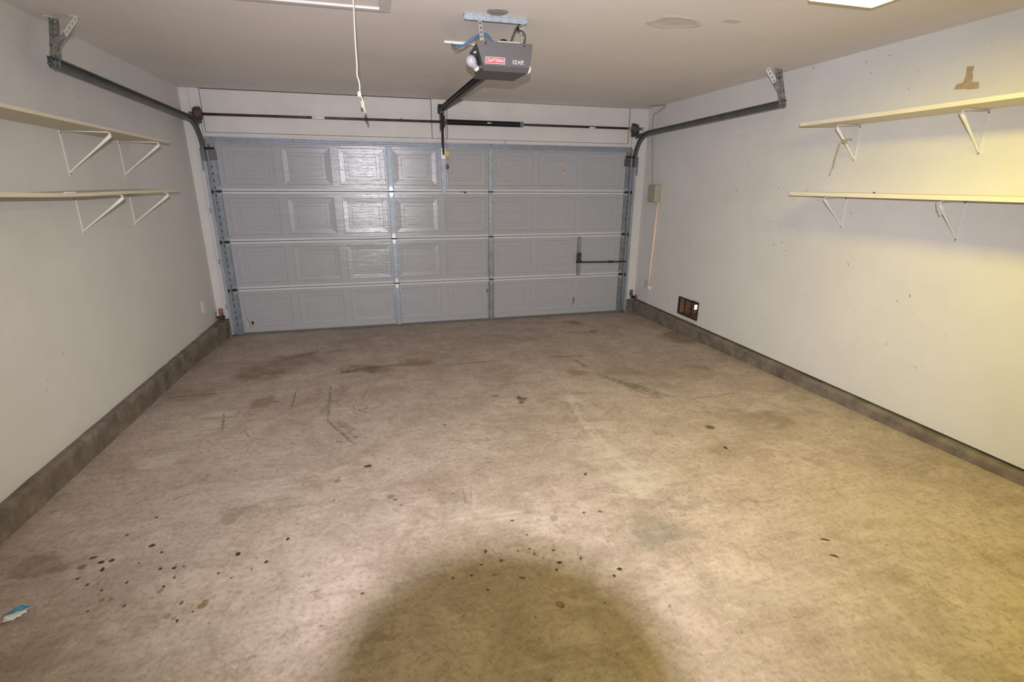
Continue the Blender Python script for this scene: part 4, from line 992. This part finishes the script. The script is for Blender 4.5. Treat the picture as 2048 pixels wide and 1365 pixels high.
shelf('wall_shelf', XL+0.001, -1.600, 1.45, 4.985, smooth_lerp([(1.4, 2.075), (2.9, 2.064), (3.8, 2.055), (5.0, 2.046)]), 0.018, M['shelf'], 'upper cream board shelf on the left wall under the track', 'board shelves on the left wall')
shelf('wall_shelf', XL+0.001, -1.580, 1.45, 4.935, smooth_lerp([(1.4, 1.70), (2.77, 1.679), (3.13, 1.668), (3.36, 1.662), (3.92, 1.668), (4.95, 1.667)]), 0.020, M['shelf'], 'lower cream board shelf on the left wall, sagging slightly in the middle', 'board shelves on the left wall')
shelf('wall_shelf', 3.200, XR-0.001, 0.35, 3.482, smooth_lerp([(0.3, 2.18), (2.04, 2.180), (2.68, 2.178), (3.5, 2.182)]), 0.025, M['shelf_r'], 'upper thick white shelf on the right wall below the tape', 'board shelves on the right wall')
shelf('wall_shelf', 3.200, XR-0.001, 0.35, 3.477, smooth_lerp([(0.3, 1.668), (3.5, 1.673)]), 0.027, M['shelf_r'], 'lower thick white shelf on the right wall with a small nail on it', 'board shelves on the right wall')

GBR = 'metal shelf brackets'
def bracket(wall, y, z, reach, drop, label, thick=0.011):
    """wire and channel shelf bracket: wall leg, top wire, slanting arm. z is the underside of the shelf"""
    s_ = 1 if wall < 0 else -1
    t = thing('shelf_bracket', (wall, y, z), label, 'shelf bracket', GBR)
    MB().bbox(min(wall, wall+0.005*s_), max(wall, wall+0.005*s_), y-0.007, y+0.007, z-drop-0.012, z-0.001, 0.0015, 1).build('wall_leg', M['leg_paint'] if s_ > 0 else M['wall'], t)
    q = MB().tube([(wall+0.004*s_, y, z-0.006), (wall+(reach-0.012)*s_, y, z-0.006), (wall+reach*s_, y, z-0.012), (wall+(reach+0.003)*s_, y, z-0.030)], 0.0045, 8)
    q.build('top_wire', M['white'], t)
    p0 = V((wall+(reach+0.002)*s_, y, z-0.026)); p1 = V((wall+0.012*s_, y, z-drop+0.016))
    q = MB()
    n = 6
    q.tube([p0+(p1-p0)*k/n for k in range(n+1)]+[p1+V((-0.006*s_, 0, -0.012))], [thick*0.95, thick*0.85, thick*0.72, thick*0.6, thick*0.5, thick*0.45, thick*0.42, thick*0.42], 8)
    q.bar(p0+V((0, 0, 0.006)), p0+(p1-p0)*0.20, 0.020, 0.008, (0, 0, 1))
    q.build('slanting_arm', M['white'], t)
    for zz in (z-0.016, z-drop+0.000):
        MB().lathe((wall+0.005*s_, y, zz), (s_, 0, 0), [(0, 0.005), (0.003, 0.004)], 8).build('screw', M['brass'], t)
    return t
bracket(XL, 4.005, 2.053, 0.272, 0.262, 'white metal bracket under the upper left shelf, the nearer of its two')
bracket(XL, 4.790, 2.047, 0.272, 0.255, 'white metal bracket under the upper left shelf at its far end by the door')
bracket(XL, 4.000, 1.668, 0.268, 0.245, 'white metal bracket under the sagging lower left shelf, the nearer of its two')
bracket(XL, 4.785, 1.667, 0.270, 0.245, 'white metal bracket under the lower left shelf at its far end by the door')
bracket(XR, 3.220, 2.176, 0.212, 0.245, 'white slanting bracket under the upper right shelf with twine tied on', 0.012)
bracket(XR, 2.380, 2.176, 0.212, 0.240, 'white slanting bracket under the upper right shelf below the tape mark', 0.013)
bracket(XR, 3.220, 1.670, 0.205, 0.225, 'white slanting bracket near the far end of the lower right shelf', 0.010)
bk = bracket(XR, 2.380, 1.669, 0.205, 0.240, 'white bracket with a notched clip plate under the lower right shelf', 0.012)
q = MB().prism([(3.285, 2.392, 1.655), (3.300, 2.392, 1.618), (3.335, 2.392, 1.575), (3.350, 2.392, 1.582), (3.338, 2.392, 1.612), (3.322, 2.392, 1.618), (3.318, 2.392, 1.640), (3.302, 2.392, 1.662)], (0, 0.005, 0))
q.build('clip_plate', M['white'], bk)
# twine tied round a bracket arm
tw = MB()
K = V((3.372, 3.215, 2.060))
tw.tube([K+V((0.012*math.cos(a*0.9), 0.012*math.sin(a*0.9), 0.012*math.sin(a*0.37))) for a in range(30)], 0.0055, 6)
tw.tube(smooth_path([K+V((0.01, 0, 0.008)), K+V((0.03, -0.01, 0.016)), K+V((0.055, -0.01, 0.012))]), 0.004, 6)
tw.tube(smooth_path([K, K+V((-0.034, 0.002, -0.010)), K+V((-0.048, 0.004, -0.09)), K+V((-0.056, 0.004, -0.145)), K+V((-0.050, 0.004, -0.175)), K+V((-0.057, 0.004, -0.183))]), 0.0050, 6)
tw.tube(smooth_path([K, K+V((-0.036, -0.004, -0.012)), K+V((-0.054, -0.004, -0.10)), K+V((-0.066, -0.004, -0.17)), K+V((-0.080, -0.004, -0.225)), K+V((-0.086, -0.004, -0.238))]), 0.0045, 6)
solo(tw, 'knotted_twine', M['twine'], 'tan twine knotted round a right shelf bracket, ends hanging down', 'twine')
# bits on the shelves
solo(MB().bbox(-1.600, -1.592, 3.30, 3.40, 1.6835, 1.691, 0.001, 1), 'paper_strip', M['paper'], 'small white strip lying on the front edge of the lower left shelf', 'strip')
solo(MB().lathe((3.235, 2.775, 1.700), (0, 0, 1), [(0, 0.005), (0.006, 0.008), (0.010, 0.004)], 10), 'knot_nail', M['rust'], 'small rusty nail head standing on the lower right shelf edge', 'nail')

# ---------------------------------------------------------------- right wall items
bx = thing('control_box', (XR, 6.02, 1.53), 'olive beige timer box on the right wall by the garage door', 'control box')
MB().bbox(XR-0.075, XR, 5.925, 6.120, 1.532, 1.748, 0.016, 3).build('box_body', M['olive'], bx)
MB().bbox(XR-0.080, XR-0.070, 5.935, 6.110, 1.545, 1.735, 0.004, 2).build('box_cover', M['olive'], bx)
cp = MB()
cp.tube([(XR-0.016, 5.945, 1.535), (XR-0.016, 5.965, 1.05), (XR-0.016, 5.990, 0.62), (XR-0.016, 6.000, 0.435)], 0.015, 10)
solo(cp, 'flat_conduit', M['peach'], 'peach coloured conduit running down the right wall under the olive box', 'conduit', loc=(XR, 5.97, 0.43))
pg = thing('wall_plug', (XR, 5.985, 0.40), 'white round plug end at the foot of the peach conduit', 'plug')
MB().lathe((XR-0.002, 5.985, 0.415), (-1, 0, 0), [(0, 0.034), (0.020, 0.034), (0.030, 0.026)], 18).build('plug_body', M['plug'], pg)
MB().lathe((XR-0.030, 5.972, 0.418), (-1, 0, 0), [(0, 0.010), (0.003, 0.009)], 10).build('plug_hole', M['dark'], pg)
solo(MB().bbox(XR-0.006, XR, 6.060, 6.135, 0.395, 0.515, 0.002, 1), 'outlet_plate', M['plate'], 'painted-over plate low on the right wall beside the plug', 'outlet plate')
solo(MB().bbox(XL, XL+0.007, 5.935, 6.010, 0.395, 0.520, 0.002, 1), 'outlet_plate', M['white'], 'blank white plate low on the left wall next to the photo eye', 'outlet plate')
wv = smooth_path([(XR-0.004, 6.15, 1.748), (XR-0.004, 6.20, 2.10), (XR-0.004, 6.255, 2.40), (XR-0.004, 6.27, 2.585), (XR-0.008, 6.18, 2.610), (XR-0.010, 6.02, 2.650), (XR-0.02, 5.98, 2.668), (XR-0.07, 6.08, 2.676), (XR-0.13, 6.18, 2.678)], 10)
solo(MB().tube(wv, 0.0028, 6), 'bell_wire', M['wire_grey'], 'thin dark wire up the right wall from olive box to ceiling', 'wire', loc=(XR-0.004, 6.15, 1.748))
# masking tape T
q = MB().prism([(XR-0.0004, 2.572, 2.437), (XR-0.0004, 2.530, 2.432), (XR-0.0004, 2.532, 2.400), (XR-0.0004, 2.522, 2.372), (XR-0.0004, 2.520, 2.345),
                (XR-0.0004, 2.482, 2.338), (XR-0.0004, 2.472, 2.302), (XR-0.0004, 2.520, 2.303), (XR-0.0004, 2.560, 2.312), (XR-0.0004, 2.618, 2.318), (XR-0.0004, 2.608, 2.345), (XR-0.0004, 2.572, 2.350), (XR-0.0004, 2.566, 2.390)], (-0.0008, 0, 0))
solo(q, 'masking_tape', M['tape'], 'torn brown masking tape in an upside-down T on the right wall', 'tape')
# vent
vt = thing('wall_vent', (XR, 5.08, VZ0), 'dark bronze floor-level vent opening with two bars on the right wall', 'vent')
def yz_box(q, y0, y1, z0, z1, x0=XR-0.010, x1=XR+0.012): return q.box(x0, x1, y0, y1, z0, z1)
q = MB(); e = 0.014
yz_box(q, VY0-0.006, VY0+e-0.006, VZ0, VZ1); yz_box(q, VY1-e+0.006, VY1+0.006, VZ0, VZ1); yz_box(q, VY0, VY1, VZ0-0.006, VZ0+e-0.004); yz_box(q, VY0, VY1, VZ1-e+0.004, VZ1+0.006)
q.build('vent_frame', M['vent'], vt)
for yy in (5.010, 5.150):
    yz_box(MB(), yy-0.004, yy+0.004, VZ0, VZ1, XR-0.006, XR+0.006).build('vent_bar', M['vent'], vt)
MB().box(XR-0.016, XR-0.009, VY0-0.012, VY0+0.12, VZ1-0.004, VZ1+0.012).build('vent_latch', M['dark'], vt)
q = MB()
X2 = XR+0.30
q.box(XR+0.125, X2, VY0-0.05, VY0-0.03, VZ0-0.06, VZ1+0.06).box(XR+0.125, X2, VY1+0.03, VY1+0.05, VZ0-0.06, VZ1+0.06)
q.box(XR+0.125, X2, VY0-0.03, VY1+0.03, VZ0-0.06, VZ0-0.03).box(XR+0.125, X2, VY0-0.03, VY1+0.03, VZ1+0.03, VZ1+0.06)
q.box(XR+0.004, XR+0.125, VY0, VY0+0.004, VZ0, VZ1).box(XR+0.004, XR+0.125, VY1-0.004, VY1, VZ0, VZ1)
q.box(XR+0.004, XR+0.125, VY0+0.004, VY1-0.004, VZ0, VZ0+0.004).box(XR+0.004, XR+0.125, VY0+0.004, VY1-0.004, VZ1-0.004, VZ1)
q.box(X2, X2+0.02, VY0-0.05, VY1+0.05, VZ0-0.06, VZ1+0.06)
q.box(XR+0.13, XR+0.17, 5.20, 5.245, VZ0-0.03, VZ1+0.03).box(XR+0.15, XR+0.19, 5.075, 5.10, VZ0-0.03, VZ1+0.03)
for k in range(5):
    q.bar((X2-0.01, VY0-0.02, VZ0+0.0+k*0.05), (X2-0.01, VY1+0.02, VZ0+0.02+k*0.05), 0.006, 0.02, (1, 0, 0))
q.build('duct_lining', M['wood'], vt)
MB().box(3.742, 3.785, VY1+0.022, VY1+0.027, 0.268, 0.325).build('daylight_glow_patch', M['daylight'], vt)  # glowing patch on the solid lining, in place of incoming daylight
solo(MB().bbox(XR-0.007, XR, 4.885, 5.20, 0.209, 0.214, 0.0015, 1), 'curb_moulding', M['plate'], 'thin painted strip just under the bronze vent', 'strip')

# ---------------------------------------------------------------- photo eyes
def photo_eye(x, s_, z, label):
    t = thing('photo_eye', (x, 6.345, z), label, 'sensor', 'door safety sensors')
    q = MB().bbox(x-0.024, x+0.024, YD-0.030, YD-0.021, z-0.03, z+0.055, 0.004, 1)
    q.bar((x, YD-0.028, z+0.01), (x+0.01*s_, YD-0.085, z-0.02), 0.03, 0.004, (0, 0, 1))
    q.build('mounting_bracket', M['rust'] if s_ < 0 else M['copper'], t)
    q = MB().bbox(x-0.010, x+0.045, YD-0.110, YD-0.060, z-0.055, z-0.022, 0.004, 2)
    q.lathe((x-0.010, YD-0.085, z-0.038), (-1, 0, 0), [(0, 0.014), (0.025, 0.014), (0.028, 0.009)], 12)
    q.build('sensor_body', M['dark'], t)
    MB().tube(smooth_path([(x-0.03*1, YD-0.08, z-0.03), (x-0.055 if s_ > 0 else x+0.06, YD-0.07, z-0.01), (x-0.04 if s_ > 0 else x+0.085, YD-0.04, z+0.02)]), 0.003, 6).build('sensor_wire', M['wire_black'], t)
    MB().lathe((x+0.020, YD-0.114, z-0.036), (0, 1, 0), [(0, 0.004), (0.004, 0.005)], 8).build('sensor_light', M['plug'], t)
photo_eye(-1.832, 1, 0.285, 'rusty bracket with black photo eye low on the left jamb')
photo_eye(3.440, -1, 0.262, 'rust-brown bracket with black photo eye low on the right jamb')

# ---------------------------------------------------------------- litter on the floor
tx, ty = -1.481, 2.0; tz = fz(ty)
tr_ = thing('crumpled_wrapper', (tx, ty, tz), 'crumpled blue and white wrapper lying on the concrete floor', 'wrapper')
def crumple(pts, seed, amp):
    pts = [(tx+(a-tx)*0.8, ty-0.008+(b-ty)*0.8, c_) for a, b, c_ in pts]
    rnd = random.Random(seed); bm = bmesh.new()
    n = 9
    c = sum((V(p) for p in pts), V((0, 0, 0)))/len(pts)
    grid = []
    A, B_, C_, D_ = [V(p) for p in pts]
    for i in range(n):
        row = []
        for j in range(n):
            u = i/(n-1); v = j/(n-1)
            p = A*(1-u)*(1-v)+B_*u*(1-v)+C_*u*v+D_*(1-u)*v
            p = p+V((rnd.uniform(-amp, amp)*0.5, rnd.uniform(-amp, amp)*0.5, rnd.uniform(0, amp)))
            row.append(p)
        grid.append(row)
    q = MB(); vs = [p for r in grid for p in r]
    fs = [(i*n+j, (i+1)*n+j, (i+1)*n+j+1, i*n+j+1) for i in range(n-1) for j in range(n-1)]
    lo = [p+V((0, 0, -0.0012)) for p in vs]
    q.add(vs, fs); q.add(lo, [f_[::-1] for f_ in fs])
    return q
h = 0.006
crumple([(tx-0.055, ty+0.018, tz+h), (tx+0.010, ty+0.045, tz+0.022), (tx+0.062, ty+0.040, tz+0.018), (tx-0.01, ty+0.012, tz+0.020)], 4, 0.006).build('blue_film', M['blue_foil'], tr_)
crumple([(tx-0.045, ty+0.010, tz+h), (tx+0.060, ty+0.036, tz+0.012), (tx+0.028, ty-0.012, tz+h), (tx-0.022, ty-0.030, tz+h)], 8, 0.007).build('white_film', M['white_foil'], tr_)
crumple([(tx-0.030, ty-0.025, tz+h), (tx-0.018, ty-0.022, tz+h), (tx-0.018, ty-0.035, tz+h), (tx-0.030, ty-0.036, tz+h)], 2, 0.002).build('red_corner', M['red_print'], tr_)

# ---------------------------------------------------------------- the photographer's camera on its tripod (its lens throws the round shadow on the floor)
pcam = thing('photo_camera', tuple(CAM-FWD*0.12), 'black camera with pop-up flash set on a tripod facing the garage door', 'camera')
def cpt(a, b, c_): return CAM+RIGHT*a+UP*b+FWD*c_
def cbox(q, a0, a1, b0, b1, c0, c1):
    vs = [cpt(a, b, c_) for c_ in (c0, c1) for a, b in ((a0, b0), (a1, b0), (a1, b1), (a0, b1))]
    return q.add(vs, [(0, 3, 2, 1), (4, 5, 6, 7), (0, 1, 5, 4), (1, 2, 6, 5), (2, 3, 7, 6), (3, 0, 4, 7)])
q = MB(); cbox(q, -0.068, 0.068, -0.055, 0.045, -0.170, -0.118)
cbox(q, 0.045, 0.068, -0.055, 0.040, -0.118, -0.100)
q.build('camera_body', M['lens'], pcam)
LR = 0.0400
q = MB().lathe(cpt(0, 0, -0.118), FWD, [(0, 0.034), (0.02, 0.036), (0.045, 0.037), (0.085, 0.039), (0.116, LR)], 40)
q.build('lens_barrel', M['lens'], pcam)
MB().lathe(cpt(0, 0, -0.0025), FWD, [(0, 0.034), (0.0008, 0.033)], 32).build('front_glass', M['glass'], pcam)
q = MB(); cbox(q, -0.026, 0.032, 0.045, 0.072, -0.165, -0.122); cbox(q, -0.024, 0.030, 0.072, 0.098, -0.155, -0.122)
q.build('flash_head', M['lens'], pcam)
tp = thing('tripod', (CAM.x-FWD.x*0.14, CAM.y-FWD.y*0.14, fz(-0.2)), 'black three-legged tripod carrying the camera', 'tripod')
base = cpt(0, -0.057, -0.145)
hub = V((base.x, base.y, 1.30))
MB().tube([hub-V((0, 0, 0.25)), V((base.x, base.y, 1.60))], 0.014, 12).build('column', M['dark'], tp)
q = MB().tube([V((base.x, base.y, 1.59)), base-UP*0.02], 0.022, 12); 
q.tube([base-UP*0.022, base], 0.028, 12)
q.build('head', M['dark'], tp)
MB().lathe(hub-V((0, 0, 0.05)), (0, 0, 1), [(0, 0.04), (0.07, 0.045), (0.09, 0.03)], 14).build('hub', M['dark'], tp)
for k in range(3):
    a = PI*(-0.5+2*k/3); dx, dy = 0.42*math.cos(a), 0.42*math.sin(a)
    ft = V((hub.x+dx, hub.y+dy, fz(hub.y+dy)+0.012))
    lg = MB().tube([hub+V((dx, dy, 0))*0.07, hub+(ft-hub)*0.55], 0.014, 10).tube([hub+(ft-hub)*0.5, ft], 0.010, 10).build('leg', M['dark'], tp)
    MB().lathe(ft-V((0, 0, 0.012)), (0, 0, 1), [(0, 0.016), (0.012, 0.016), (0.03, 0.011)], 10).build('rubber_foot', M['rubber'], lg)
